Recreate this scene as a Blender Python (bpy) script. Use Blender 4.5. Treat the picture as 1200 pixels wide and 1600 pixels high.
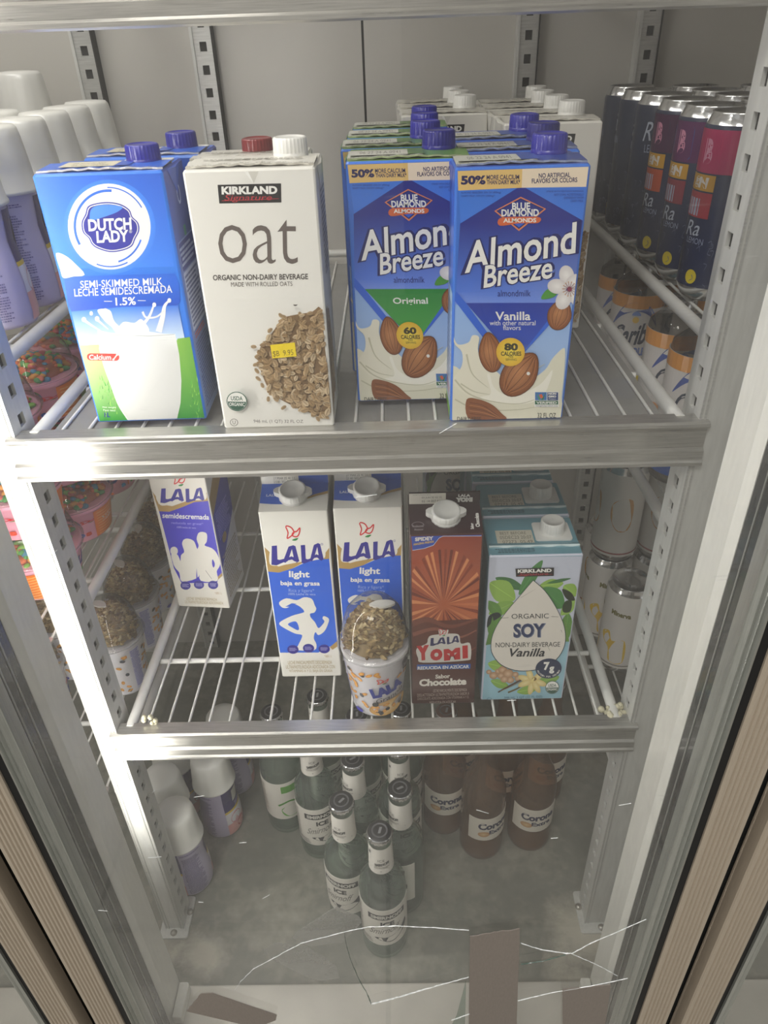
import bpy, bmesh, math, random
from mathutils import Vector, Matrix
import numpy as np

# ---------------------------------------------------------------- camera, world, lights, exposure
for o in list(bpy.data.objects): bpy.data.objects.remove(o)
SC = bpy.context.scene
COL = SC.collection
PITCH, YAW, ROLL = 0.5822, -0.0229, -0.0359
cp, sp = math.cos(PITCH), math.sin(PITCH)
fv = Vector((0, cp, -sp)); uv_ = Vector((0, sp, cp)); rv = Vector((1, 0, 0))
Zr = Matrix(((math.cos(YAW), math.sin(YAW), 0), (-math.sin(YAW), math.cos(YAW), 0), (0, 0, 1)))
fv, uv_, rv = Zr @ fv, Zr @ uv_, Zr @ rv
r2 = math.cos(ROLL) * rv + math.sin(ROLL) * uv_
u2 = -math.sin(ROLL) * rv + math.cos(ROLL) * uv_
cam_d = bpy.data.cameras.new('camera')
cam = bpy.data.objects.new('camera', cam_d); COL.objects.link(cam)
m = Matrix((r2, u2, -fv)).transposed().to_4x4()
m.translation = Vector((0.0327, -0.512, 0.2592))
cam.matrix_world = m
cam_d.sensor_fit = 'VERTICAL'; cam_d.sensor_height = 32.0
cam_d.lens = 1147.78 / 1600 * 32.0
cam_d.clip_start = 0.02; cam_d.clip_end = 50
SC.camera = cam
SC.view_settings.view_transform = 'Standard'; SC.view_settings.look = 'None'
SC.view_settings.gamma = 1; SC.view_settings.use_curve_mapping = False
SC.view_settings.exposure = 0.0
W_ = bpy.data.worlds.new('world'); SC.world = W_; W_.use_nodes = True
W_.node_tree.nodes['Background'].inputs[0].default_value = (0.97, 0.965, 0.955, 1)
W_.node_tree.nodes['Background'].inputs[1].default_value = 0.62

def lamp(name, loc, look, size, size_y, power, col=(1, 1, 1)):
    d = bpy.data.lights.new(name, 'AREA'); d.shape = 'RECTANGLE'
    d.size = size; d.size_y = size_y; d.energy = power; d.color = col
    o = bpy.data.objects.new(name, d); COL.objects.link(o); o.location = loc
    o.rotation_euler = (Vector(look) - Vector(loc)).to_track_quat('-Z', 'Y').to_euler()
    return o
lamp('shop_ceiling_light', (-0.5, -1.6, 1.75), (0.1, 0, -0.3), 1.2, 0.5, 34, (1, .97, .92))
lamp('cooler_fill_light', (-.30, 0.10, 0.60), (-.2, 0.2, -0.5), .8, 0.08, 3.2, (1, .98, .94))  # added fill with no fixture, set left so the right wall stays darker
LED_EMIT = 25.0

# ---------------------------------------------------------------- helpers
def hx(s, k=1.0):
    s = s.lstrip('#'); o = []
    for i in (0, 2, 4):
        c = int(s[i:i + 2], 16) / 255
        o.append((c / 12.92 if c <= .04045 else ((c + .055) / 1.055) ** 2.4) * k)
    return (o[0], o[1], o[2], 1.0)
MATS = {}
def new_mat(name):
    mt = bpy.data.materials.new(name); mt.use_nodes = True; MATS[name] = mt
    return mt, mt.node_tree.nodes, mt.node_tree.links, mt.node_tree.nodes['Principled BSDF']
def noise_rough(nt, ln, b, lo, hi, scale, bump=0.0, stretch=None):
    tc = nt.new('ShaderNodeTexCoord'); mp = nt.new('ShaderNodeMapping')
    if stretch: mp.inputs['Scale'].default_value = stretch
    nz = nt.new('ShaderNodeTexNoise'); nz.inputs['Scale'].default_value = scale; nz.inputs['Detail'].default_value = 6
    ln.new(tc.outputs['Object'], mp.inputs[0]); ln.new(mp.outputs[0], nz.inputs['Vector'])
    mr = nt.new('ShaderNodeMapRange'); mr.inputs[3].default_value = lo; mr.inputs[4].default_value = hi
    ln.new(nz.outputs[0], mr.inputs[0]); ln.new(mr.outputs[0], b.inputs['Roughness'])
    if bump:
        bp = nt.new('ShaderNodeBump'); bp.inputs['Strength'].default_value = bump; bp.inputs['Distance'].default_value = .002
        ln.new(nz.outputs[0], bp.inputs['Height']); ln.new(bp.outputs[0], b.inputs['Normal'])
    return nz
def print_mat(name, rough=.38, coat=.25, bump=.12):
    mt, nt, ln, b = new_mat(name)
    a = nt.new('ShaderNodeAttribute'); a.attribute_name = 'Col'
    ln.new(a.outputs['Color'], b.inputs['Base Color'])
    b.inputs['Coat Weight'].default_value = coat; b.inputs['Coat Roughness'].default_value = .22
    noise_rough(nt, ln, b, rough - .05, rough + .08, 25, bump)
print_mat('carton_print'); print_mat('plastic_print', .3, .3, .03); print_mat('matte_print', .6, 0, .05)
print_mat('food_bits', .55, .1, .3)
def simple(name, col, rough=.5, metal=0., scale=30, bump=0., stretch=None, var=0.0, coat=0.):
    mt, nt, ln, b = new_mat(name)
    b.inputs['Base Color'].default_value = col; b.inputs['Metallic'].default_value = metal
    b.inputs['Coat Weight'].default_value = coat
    nz = noise_rough(nt, ln, b, max(0, rough - .08), rough + .1, scale, bump, stretch)
    if var:
        rp = nt.new('ShaderNodeValToRGB')
        rp.color_ramp.elements[0].position = .32; rp.color_ramp.elements[1].position = .68
        rp.color_ramp.elements[0].color = tuple(c * (1 - var) for c in col[:3]) + (1,)
        rp.color_ramp.elements[1].color = tuple(min(1, c * (1 + var)) for c in col[:3]) + (1,)
        ln.new(nz.outputs[0], rp.inputs[0]); ln.new(rp.outputs[0], b.inputs['Base Color'])
    return mt
simple('brushed_aluminium', hx('c9c9c6'), .36, .55, 60, .05, (1, 1, 12), .10)
simple('rail_aluminium', hx('bdbbb6'), .30, .75, 40, .04, (1, 14, 30), .12)
simple('post_steel', hx('d4d4d0'), .42, .25, 30, .03, (8, 8, 1), .06)
simple('wire_coating', hx('e2e1dc'), .4, 0, 50, .05, None, .05)
simple('back_wall_panel', hx('c4c1ba'), .4, .1, 3, .02, None, .05)
simple('jamb_plastic', hx('e9e8e1'), .35, 0, 40, .03, (6, 6, 1), .04, .2)
simple('dark_gasket', hx('3a3c3c'), .25, 0, 20, .04, (6, 6, 1), .2, .3)
simple('black_rubber', hx('121213'), .6, 0, 40, .05)
simple('stile_taupe', hx('b3a694'), .45, .1, 60, .05, (30, 30, 1), .07)
simple('bead_aluminium', hx('a8aaa4'), .35, .5, 60, .05, (30, 30, 1), .1)
simple('duct_tape', hx('857c74'), .55, 0, 160, .12, (4, 1, 1), .07)
simple('dark_hollow', hx('262524'), .8)
simple('bolt_steel', hx('b4b0a8'), .35, .8)
simple('sill_steel', hx('cfcbc2'), .38, .25, 14, .06, None, .12)
simple('chrome', hx('d8d8d8'), .18, .95)
simple('shop_wall_paint', hx('b9b4aa'), .7)
simple('dark_reflection_panel', hx('55473a'), .7)
simple('sealant', hx('cfc9ae'), .7, 0, 200, .5)
# stained interior floor, plus light pooled at the post feet as colour
mt, nt, ln, b = new_mat('cooler_floor')
tc = nt.new('ShaderNodeTexCoord')
n1 = nt.new('ShaderNodeTexNoise'); n1.inputs['Scale'].default_value = 9; n1.inputs['Detail'].default_value = 9; n1.inputs['Roughness'].default_value = .7
n2 = nt.new('ShaderNodeTexNoise'); n2.inputs['Scale'].default_value = 60; n2.inputs['Detail'].default_value = 6
ln.new(tc.outputs['Object'], n1.inputs['Vector']); ln.new(tc.outputs['Object'], n2.inputs['Vector'])
mx = nt.new('ShaderNodeMath'); mx.operation = 'MULTIPLY_ADD'; mx.inputs[1].default_value = .35
ln.new(n2.outputs[0], mx.inputs[0]); ln.new(n1.outputs[0], mx.inputs[2])
rp = nt.new('ShaderNodeValToRGB'); e = rp.color_ramp.elements
e[0].position = .45; e[0].color = hx('75766f'); e[1].position = .92; e[1].color = hx('a9a699')
x = rp.color_ramp.elements.new(.68); x.color = hx('85857c')
ln.new(mx.outputs[0], rp.inputs[0])
def lit_stain(px, py, rad, prev):  # pale foot stain with the pool of light there painted in
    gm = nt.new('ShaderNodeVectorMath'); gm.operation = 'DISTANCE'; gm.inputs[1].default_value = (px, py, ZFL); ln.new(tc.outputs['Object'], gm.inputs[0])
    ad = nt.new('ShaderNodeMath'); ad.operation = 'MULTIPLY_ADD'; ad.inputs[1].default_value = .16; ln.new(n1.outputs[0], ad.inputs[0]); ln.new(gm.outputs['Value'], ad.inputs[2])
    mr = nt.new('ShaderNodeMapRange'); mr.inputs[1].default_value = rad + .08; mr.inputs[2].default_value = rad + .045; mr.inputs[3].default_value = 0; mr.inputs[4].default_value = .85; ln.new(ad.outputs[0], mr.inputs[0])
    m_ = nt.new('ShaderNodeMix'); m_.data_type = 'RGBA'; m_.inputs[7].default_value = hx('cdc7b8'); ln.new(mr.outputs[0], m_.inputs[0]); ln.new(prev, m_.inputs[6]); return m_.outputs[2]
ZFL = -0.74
o_ = lit_stain(-.232, -.03, .035, rp.outputs[0]); o_ = lit_stain(-.305, -.03, .04, o_); o_ = lit_stain(.262, .0, .05, o_); o_ = lit_stain(.24, -.075, .03, o_)
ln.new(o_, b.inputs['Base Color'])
b.inputs['Metallic'].default_value = .15; b.inputs['Roughness'].default_value = .42
# shop floor tiles
mt, nt, ln, b = new_mat('shop_tiles')
tc = nt.new('ShaderNodeTexCoord'); br = nt.new('ShaderNodeTexBrick')
br.inputs['Color1'].default_value = hx('b5b0a6'); br.inputs['Color2'].default_value = hx('aaa59b'); br.inputs['Mortar'].default_value = hx('7d7870')
br.inputs['Scale'].default_value = 1.0; br.offset = 0; br.inputs['Brick Width'].default_value = .5; br.inputs['Row Height'].default_value = .5
br.inputs['Mortar Size'].default_value = .004
ln.new(tc.outputs['Object'], br.inputs['Vector']); ln.new(br.outputs[0], b.inputs['Base Color']); b.inputs['Roughness'].default_value = .3

def clear_mat(name, tint, edge, gloss_ior=1.45, rough=.02, haze=0.0, haze_col=(.8, .8, .78, 1), base=0.0, scratch=0.0):
    """see-through material: tinted transparency + fresnel reflection + pale film: painted veil on glass, clouding on plastic"""
    mt = bpy.data.materials.new(name); mt.use_nodes = True; MATS[name] = mt
    nt, ln = mt.node_tree.nodes, mt.node_tree.links
    nt.remove(nt['Principled BSDF']); out = nt['Material Output']
    tr = nt.new('ShaderNodeBsdfTransparent'); gl = nt.new('ShaderNodeBsdfGlossy'); gl.inputs['Roughness'].default_value = rough
    lw = nt.new('ShaderNodeLayerWeight'); lw.inputs[0].default_value = .35
    cr = nt.new('ShaderNodeMix'); cr.data_type = 'RGBA'; cr.inputs[6].default_value = tint; cr.inputs[7].default_value = edge
    ln.new(lw.outputs['Facing'], cr.inputs[0]); ln.new(cr.outputs[2], tr.inputs[0])
    f0 = ((gloss_ior - 1) / (gloss_ior + 1)) ** 2
    lf = nt.new('ShaderNodeLayerWeight'); lf.inputs[0].default_value = .5
    pw = nt.new('ShaderNodeMath'); pw.operation = 'POWER'; pw.inputs[1].default_value = 5; ln.new(lf.outputs['Facing'], pw.inputs[0])
    fr = nt.new('ShaderNodeMath'); fr.operation = 'MULTIPLY_ADD'; fr.inputs[1].default_value = 1 - f0; fr.inputs[2].default_value = f0; ln.new(pw.outputs[0], fr.inputs[0])
    m1 = nt.new('ShaderNodeMixShader'); ln.new(fr.outputs[0], m1.inputs[0]); ln.new(tr.outputs[0], m1.inputs[1]); ln.new(gl.outputs[0], m1.inputs[2])
    last = m1
    if haze or scratch:
        df = nt.new('ShaderNodeBsdfDiffuse'); df.inputs[0].default_value = haze_col
        tc = nt.new('ShaderNodeTexCoord'); nz = nt.new('ShaderNodeTexNoise'); nz.inputs['Scale'].default_value = 7; nz.inputs['Detail'].default_value = 10; nz.inputs['Roughness'].default_value = .75
        ln.new(tc.outputs['Object'], nz.inputs['Vector'])
        mr = nt.new('ShaderNodeMapRange'); mr.inputs[1].default_value = .35; mr.inputs[2].default_value = .75
        mr.inputs[3].default_value = base; mr.inputs[4].default_value = base + haze
        ln.new(nz.outputs[0], mr.inputs[0]); fac = mr
        m2 = nt.new('ShaderNodeMixShader')
        if scratch:
            mp = nt.new('ShaderNodeMapping'); mp.inputs['Rotation'].default_value = (0, .5, 0); mp.inputs['Scale'].default_value = (14, 14, 110)
            ns = nt.new('ShaderNodeTexNoise'); ns.inputs['Scale'].default_value = 1.6; ns.inputs['Detail'].default_value = 3
            ln.new(tc.outputs['Object'], mp.inputs[0]); ln.new(mp.outputs[0], ns.inputs['Vector'])
            ms = nt.new('ShaderNodeMapRange'); ms.inputs[1].default_value = .72; ms.inputs[2].default_value = .78; ms.inputs[4].default_value = scratch
            ln.new(ns.outputs[0], ms.inputs[0])
            ad = nt.new('ShaderNodeMath'); ad.operation = 'ADD'; ln.new(mr.outputs[0], ad.inputs[0]); ln.new(ms.outputs[0], ad.inputs[1]); fac = ad
        ln.new(fac.outputs[0], m2.inputs[0]); ln.new(m1.outputs[0], m2.inputs[1]); ln.new(df.outputs[0], m2.inputs[2]); last = m2
    ln.new(last.outputs[0], out.inputs[0])
clear_mat('door_glass', (.988, .988, .985, 1), (.92, .93, .92, 1), 1.5, .0, .032, (.86, .85, .83, 1), .010, .08)  # pale film paints in the veil of shop reflections, over slight smudges
clear_mat('green_bottle_glass', (.975, .99, .98, 1), (.58, .74, .64, 1), 1.5, .02, .03, (.72, .82, .74, 1), .05)  # pale film brightens the bottles by painted colour
clear_mat('amber_bottle', (.78, .58, .40, 1), (.34, .20, .12, 1), 1.5, .03, .04, (.58, .42, .30, 1), .12)  # brown film lightens the bottle body, brightness put into its colour
clear_mat('cooler_bottle', (.82, .80, .76, 1), (.30, .26, .22, 1), 1.5, .03)
clear_mat('dome_plastic', (.96, .96, .95, 1), (.62, .62, .61, 1), 1.45, .05, .05, (.8, .8, .8, 1), .01)
clear_mat('shelf_mat', (.62, .62, .61, 1), (.5, .5, .5, 1), 1.4, .2, .12, (.62, .61, .58, 1), .28)
clear_mat('clear_tape', (.80, .80, .78, 1), (.7, .7, .7, 1), 1.4, .25, .30, (.55, .54, .50, 1), .22)
clear_mat('green_glass_shard', (.80, .88, .84, 1), (.5, .6, .55, 1), 1.5, .05)
simple('crack_glass', hx('e4ebe6'), .15, 0, 300, .3, None, .3, .5)
mt, nt, ln, b = new_mat('led_diffuser')
b.inputs['Emission Color'].default_value = (1, .975, .93, 1); b.inputs['Emission Strength'].default_value = LED_EMIT

class MB:
    def __init__(s): s.v = []; s.f = []; s.m = []; s.c = []; s.sm = []
    def add(s, vs, fs, mat, col=(1, 1, 1, 1), smooth=False):
        b0 = len(s.v); s.v += [tuple(v) for v in vs]
        per = isinstance(col, list)
        for f in fs:
            s.f.append([b0 + i for i in f]); s.m.append(mat); s.sm.append(smooth)
            s.c.append([col[i] for i in f] if per else [col] * len(f))
        return s
    def box(s, x0, x1, y0, y1, z0, z1, mat, col=(1, 1, 1, 1)):
        vs = [(x, y, z) for z in (z0, z1) for y in (y0, y1) for x in (x0, x1)]
        s.add(vs, [(0, 2, 3, 1), (4, 5, 7, 6), (0, 1, 5, 4), (2, 6, 7, 3), (0, 4, 6, 2), (1, 3, 7, 5)], mat, col); return s
    def tube(s, pts, r, mat, n=8, col=(1, 1, 1, 1), caps=True):
        pts = [Vector(p) for p in pts]; vs = []; fs = []
        for i, p in enumerate(pts):
            t = (pts[min(i + 1, len(pts) - 1)] - pts[max(i - 1, 0)]).normalized()
            a = Vector((0, 0, 1)) if abs(t.z) < .9 else Vector((1, 0, 0))
            u = t.cross(a).normalized(); w = t.cross(u)
            for k in range(n):
                q = 2 * math.pi * k / n; vs.append(p + r * (math.cos(q) * u + math.sin(q) * w))
        for i in range(len(pts) - 1):
            for k in range(n):
                k2 = (k + 1) % n; fs.append((i * n + k, i * n + k2, (i + 1) * n + k2, (i + 1) * n + k))
        s.add(vs, fs, mat, col, True)
        if caps: s.add(vs[:n], [tuple(range(n))[::-1]], mat, col); s.add(vs[-n:], [tuple(range(n))], mat, col)
        return s
    def lathe(s, prof, mat, n=40, col=(1, 1, 1, 1), cx=0, cy=0, cz=0, flute=None, smooth=True, capt=True, capb=True, cols=None):
        """prof: list of (r,z). flute=(i0,i1,count,depth)"""
        vs = []; cl = []; fs = []
        for i, (r, z) in enumerate(prof):
            for k in range(n):
                q = 2 * math.pi * k / n; rr = r
                if flute and flute[0] <= i <= flute[1]: rr = r - flute[3] * (0.5 + .5 * math.cos(q * flute[2])) ** 3
                vs.append((cx + rr * math.cos(q), cy + rr * math.sin(q), cz + z)); cl.append(cols[i] if cols else col)
        for i in range(len(prof) - 1):
            for k in range(n):
                k2 = (k + 1) % n; fs.append((i * n + k, i * n + k2, (i + 1) * n + k2, (i + 1) * n + k))
        s.add(vs, fs, mat, cl, smooth)
        if capb: s.add(vs[:n], [tuple(range(n))[::-1]], mat, cl[0])
        if capt: s.add(vs[-n:], [tuple(range(n))], mat, cl[-1])
        return s
    def extr(s, poly, x0, x1, mat, col=(1, 1, 1, 1)):
        """(y,z) profile pulled along x"""
        n = len(poly); vs = [(x0, y, z) for y, z in poly] + [(x1, y, z) for y, z in poly]
        s.add(vs, [(i, (i + 1) % n, n + (i + 1) % n, n + i) for i in range(n)] + [tuple(range(n))[::-1], tuple(range(n, 2 * n))], mat, col); return s
    def pole(s, poly, z0, z1, mat, col=(1, 1, 1, 1)):
        """(x,y) profile pulled along z"""
        n = len(poly); vs = [(x, y, z0) for x, y in poly] + [(x, y, z1) for x, y in poly]
        s.add(vs, [(i, (i + 1) % n, n + (i + 1) % n, n + i) for i in range(n)] + [tuple(range(n))[::-1], tuple(range(n, 2 * n))], mat, col); return s
    def build(s, name, parent=None, bevel=0):
        me = bpy.data.meshes.new(name); me.from_pydata(s.v, [], s.f)
        names = []
        for q in s.m:
            if q not in names: names.append(q)
        for q in names: me.materials.append(MATS[q])
        me.polygons.foreach_set('material_index', [names.index(q) for q in s.m])
        me.polygons.foreach_set('use_smooth', s.sm)
        ca = me.color_attributes.new('Col', 'FLOAT_COLOR', 'CORNER')
        ca.data.foreach_set('color', [x for f in s.c for c in f for x in c])
        me.update()
        o = bpy.data.objects.new(name, me); COL.objects.link(o)
        if parent: o.parent = parent
        if bevel:
            bm = bmesh.new(); bm.from_mesh(me)
            bmesh.ops.remove_doubles(bm, verts=bm.verts, dist=1e-6)
            bm.to_mesh(me); bm.free()
            md = o.modifiers.new('bevel', 'BEVEL'); md.width = bevel; md.segments = 2; md.limit_method = 'ANGLE'; md.angle_limit = .9
        return o
def tag(o, label=None, cat=None, group=None, kind=None):
    if label: o['label'] = label
    if cat: o['category'] = cat
    if group: o['group'] = group
    if kind: o['kind'] = kind
    return o
def empty(name, loc, rz=0.0, label=None, cat=None, group=None, kind=None):
    o = bpy.data.objects.new(name, None); COL.objects.link(o); o.location = loc; o.rotation_euler = (0, 0, rz)
    o.empty_display_size = .02
    return tag(o, label, cat, group, kind)
def dup(root, loc, rz=0.0, label=None, group=None, rx=0.0, ry=0.0):
    def cpy(o, par):
        c = o.copy(); COL.objects.link(c); c.parent = par
        for ch in list(o.children): cpy(ch, c)
        return c
    r = cpy(root, None); r.location = loc; r.rotation_euler = (rx, ry, rz)
    if label: r['label'] = label
    if group: r['group'] = group
    return r

# ---------------------------------------------------------------- lettering
_tc = {}
def glyphs(s, off=0.0):
    k = (s, off)
    if k in _tc: return _tc[k]
    cu = bpy.data.curves.new('t', 'FONT'); cu.body = s; cu.resolution_u = 3; cu.offset = off; cu.fill_mode = 'FRONT'
    o = bpy.data.objects.new('t', cu); COL.objects.link(o)
    bpy.context.view_layer.update()
    me = o.to_mesh(); vs = [(v.co.x, v.co.y) for v in me.vertices]; fs = [tuple(p.vertices) for p in me.polygons]
    o.to_mesh_clear(); bpy.data.objects.remove(o); bpy.data.curves.remove(cu)
    x0 = min(v[0] for v in vs); x1 = max(v[0] for v in vs); y0 = min(v[1] for v in vs); y1 = max(v[1] for v in vs)
    vs = [((x - (x0 + x1) / 2) / (x1 - x0), (y - (y0 + y1) / 2) / (y1 - y0)) for x, y in vs]
    _tc[k] = (vs, fs); return _tc[k]
def homog(src, dst):
    A = []; B = []
    for (x, y), (u, v) in zip(src, dst):
        A.append([x, y, 1, 0, 0, 0, -u * x, -u * y]); B.append(u)
        A.append([0, 0, 0, x, y, 1, -v * x, -v * y]); B.append(v)
    h = np.linalg.solve(np.array(A, float), np.array(B, float)); return list(h) + [1.0]
class Art:
    """flat printed design, drawn in its own sheet units (sheet corners TL,TR,BR,BL) and wrapped by fn(u,v,offset)"""
    def __init__(s, mb, fn, corners, mat='carton_print', step=1.2e-5, o0=5e-5):
        s.mb = mb; s.fn = fn; s.o = o0; s.st = step; s.mat = mat
        s.h = homog(corners, [(0, 1), (1, 1), (1, 0), (0, 0)])
    def uv(s, x, y):
        h = s.h; w = h[6] * x + h[7] * y + 1; return (h[0] * x + h[1] * y + h[2]) / w, (h[3] * x + h[4] * y + h[5]) / w
    def _p(s, pts):
        out = []
        for x, y in pts:
            u, v = s.uv(x, y); out.append(s.fn(min(1, max(0, u)), min(1, max(0, v)), s.o))
        return out
    def poly(s, pts, col, fs=None):
        s.o += s.st
        s.mb.add(s._p(pts), fs or [tuple(range(len(pts)))], s.mat, col); return s
    def rect(s, x0, y0, x1, y1, col, nx=1, col2=None):
        s.o += s.st; pts = []; cl = []
        for j, y in enumerate((y0, y1)):
            for i in range(nx + 1): pts.append((x0 + (x1 - x0) * i / nx, y)); cl.append((col2 or col) if j else col)
        s.mb.add(s._p(pts), [(i, i + 1, nx + 2 + i, nx + 1 + i) for i in range(nx)], s.mat, cl); return s
    def ell(s, cx, cy, rx, ry, col, rot=0, n=24, a0=0, a1=360, hole=0, col2=None):
        s.o += s.st; pts = []; c, d = math.cos(math.radians(rot)), math.sin(math.radians(rot))
        full = abs(a1 - a0) >= 360; k = n if full else n + 1
        for i in range(k):
            q = math.radians(a0 + (a1 - a0) * i / n); x, y = rx * math.cos(q), ry * math.sin(q)
            pts.append((cx + x * c - y * d, cy + x * d + y * c))
        if hole:
            ins = [(cx + (x - cx) * hole, cy + (y - cy) * hole) for x, y in pts]
            fs = [(i, (i + 1) % k, k + (i + 1) % k, k + i) for i in range(k if full else k - 1)]
            s.mb.add(s._p(pts + ins), fs, s.mat, col)
        elif col2:
            s.mb.add(s._p(pts + [(cx, cy)]), [(i, (i + 1) % k, k) for i in range(k)], s.mat, [col] * k + [col2])
        else: s.mb.add(s._p(pts), [tuple(range(k))], s.mat, col)
        return s
    def line(s, pts, w, col, w2=None):
        s.o += s.st; n = len(pts); L = []; R = []
        for i, (x, y) in enumerate(pts):
            a = pts[max(i - 1, 0)]; b = pts[min(i + 1, n - 1)]; dx, dy = b[0] - a[0], b[1] - a[1]; l = math.hypot(dx, dy) or 1
            ww = (w + ((w2 if w2 is not None else w) - w) * i / (n - 1)) / 2
            L.append((x - dy / l * ww, y + dx / l * ww)); R.append((x + dy / l * ww, y - dx / l * ww))
        s.mb.add(s._p(L + R), [(i, i + 1, n + i + 1, n + i) for i in range(n - 1)], s.mat, col); return s
    def text(s, t, cx, cy, w, h, col, rot=0, shear=0, bold=0.0, fn=None):
        s.o += s.st; vs, fs = glyphs(t, bold); c, d = math.cos(math.radians(rot)), math.sin(math.radians(rot)); pts = []
        for x, y in vs:
            X = x * w + shear * y * h; Y = -y * h
            if fn: X, Y = fn(X, Y)
            pts.append((cx + X * c - Y * d, cy + X * d + Y * c))
        s.mb.add(s._p(pts), fs, s.mat, col); return s
    def micro(s, x0, y0, x1, y1, rows, col, seed=1, fill=.55, rot=0):
        """rows of unreadably small print"""
        rd = random.Random(seed); s.o += s.st; vs = []; fs = []; hh = (y1 - y0) / rows
        for r in range(rows):
            x = x0 + (0 if rd.random() < .8 else rd.random() * (x1 - x0) * .1); xe = x1 - rd.random() ** 2 * (x1 - x0) * .25
            y = y0 + hh * (r + .2)
            while x < xe:
                l = (x1 - x0) * rd.uniform(.02, .09); l = min(l, xe - x)
                b = len(vs); vs += [(x, y), (x + l, y), (x + l, y + hh * fill), (x, y + hh * fill)]; fs.append((b, b + 1, b + 2, b + 3))
                x += l + (x1 - x0) * .015
        if vs: s.mb.add(s._p(vs), fs, s.mat, col)
        return s
def rrect(x0, y0, x1, y1, r, n=5):
    P = []
    for cx, cy, a in ((x1 - r, y0 + r, -90), (x1 - r, y1 - r, 0), (x0 + r, y1 - r, 90), (x0 + r, y0 + r, 180)):
        for i in range(n + 1):
            q = math.radians(a + 90 * i / n); P.append((cx + r * math.cos(q), cy + r * math.sin(q)))
    return P
def blob(pts, n=6):
    """smooth closed outline through pts"""
    P = []; k = len(pts)
    for i in range(k):
        p0, p1, p2, p3 = pts[i - 1], pts[i], pts[(i + 1) % k], pts[(i + 2) % k]
        for j in range(n):
            t = j / n
            P.append(tuple(.5 * ((2 * p1[a]) + (-p0[a] + p2[a]) * t + (2 * p0[a] - 5 * p1[a] + 4 * p2[a] - p3[a]) * t * t + (-p0[a] + 3 * p1[a] - 3 * p2[a] + p3[a]) * t ** 3) for a in (0, 1)))
    return P
def curve(pts, n=6):
    P = []
    for i in range(len(pts) - 1):
        p0 = pts[max(i - 1, 0)]; p1 = pts[i]; p2 = pts[i + 1]; p3 = pts[min(i + 2, len(pts) - 1)]
        for j in range(n):
            t = j / n
            P.append(tuple(.5 * ((2 * p1[a]) + (-p0[a] + p2[a]) * t + (2 * p0[a] - 5 * p1[a] + 4 * p2[a] - p3[a]) * t * t + (-p0[a] + 3 * p1[a] - 3 * p2[a] + p3[a]) * t ** 3) for a in (0, 1)))
    return P + [pts[-1]]
WH = hx('f1f0ea'); BK = hx('1c1a1a')

# ---------------------------------------------------------------- setting
def struct(name, mb, bevel=0, parent=None):
    o = mb.build(name, parent, bevel); o['kind'] = 'structure'; return o
ZF = -0.74; BW = 0.555
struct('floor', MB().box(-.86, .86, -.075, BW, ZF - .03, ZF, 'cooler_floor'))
wb = MB().box(-.86, .0015, BW, BW + .03, ZF, .62, 'back_wall_panel').box(.0045, .86, BW, BW + .03, ZF, .62, 'back_wall_panel')
wb.box(.0015, .0045, BW + .002, BW + .03, ZF, .62, 'dark_hollow')
struct('wall_back', wb)
struct('wall_left', MB().box(-.90, -.86, -.075, BW + .03, ZF, .62, 'back_wall_panel'))
struct('wall_right', MB().box(.86, .90, -.075, BW + .03, ZF, .62, 'back_wall_panel'))
struct('ceiling', MB().box(-.90, .90, -.075, BW + .03, .62, .65, 'back_wall_panel'))
# sill and lower front of the cabinet
sl = MB().box(-.86, .86, -.19, -.0755, ZF - .03, -.722, 'sill_steel')
struct('trim_1', sl, .002)
struct('trim_2', MB().box(-.90, .90, -.20, -.155, -1.0, -.775, 'stile_taupe'))
struct('trim_3', MB().box(-.90, .90, -.175, -.0755, .56, .66, 'jamb_plastic'), .003)
# door jambs / mullions: white reveal, rubber lined front
def mullion(xc, name, half=.035):
    root = empty(name, (xc, 0, -.722)); root['kind'] = 'structure'
    H = 1.282
    b = MB().pole([(-half, -.078), (-half, -.110), (-half + .004, -.117), (half - .004, -.117), (half, -.110), (half, -.078)], 0, H, 'jamb_plastic')
    b.build('mullion_cover', root)
    g = MB().pole([(-half + .0045, -.1172), (-half + .0045, -.168), (half - .0045, -.168), (half - .0045, -.1172)], 0, H, 'dark_gasket')
    for sx in (-1, 1):
        for yy in (-.128, -.139, -.150): g.box(sx * (half - .0045) - .0006, sx * (half - .0045) + .0006, yy - .0008, yy + .0008, 0, H, 'bead_aluminium')
    g.build('gasket_channel', root)
    return root
mullion(-.2835, 'trim_4'); mullion(.2875, 'trim_5'); mullion(-.85, 'trim_6'); mullion(.853, 'trim_7')
# sill corner brackets
for n_, sx, x0 in (('trim_8', 1, -.2478), ('trim_9', -1, .2515)):
    struct(n_, MB().pole([(x0, -.079), (x0 + sx * .011, -.079), (x0 + sx * .0125, -.083), (x0 + sx * .011, -.118), (x0, -.118)], -.7218, -.706, 'jamb_plastic'), .0015)

# light strip behind the left mullion
led = empty('light_strip', (-.279, -.0655, -.10), -.75, 'lit white light strip on the back of the left door mullion', 'light')
MB().box(-.013, .013, -.0075, 0, -.60, .66, 'jamb_plastic').build('housing', led)
MB().pole([(-.010, 0.0005), (.010, .0005), (.0085, .006), (.004, .009), (-.004, .009), (-.0085, .006)], -.42, .52, 'led_diffuser').build('diffuser', led)

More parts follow.
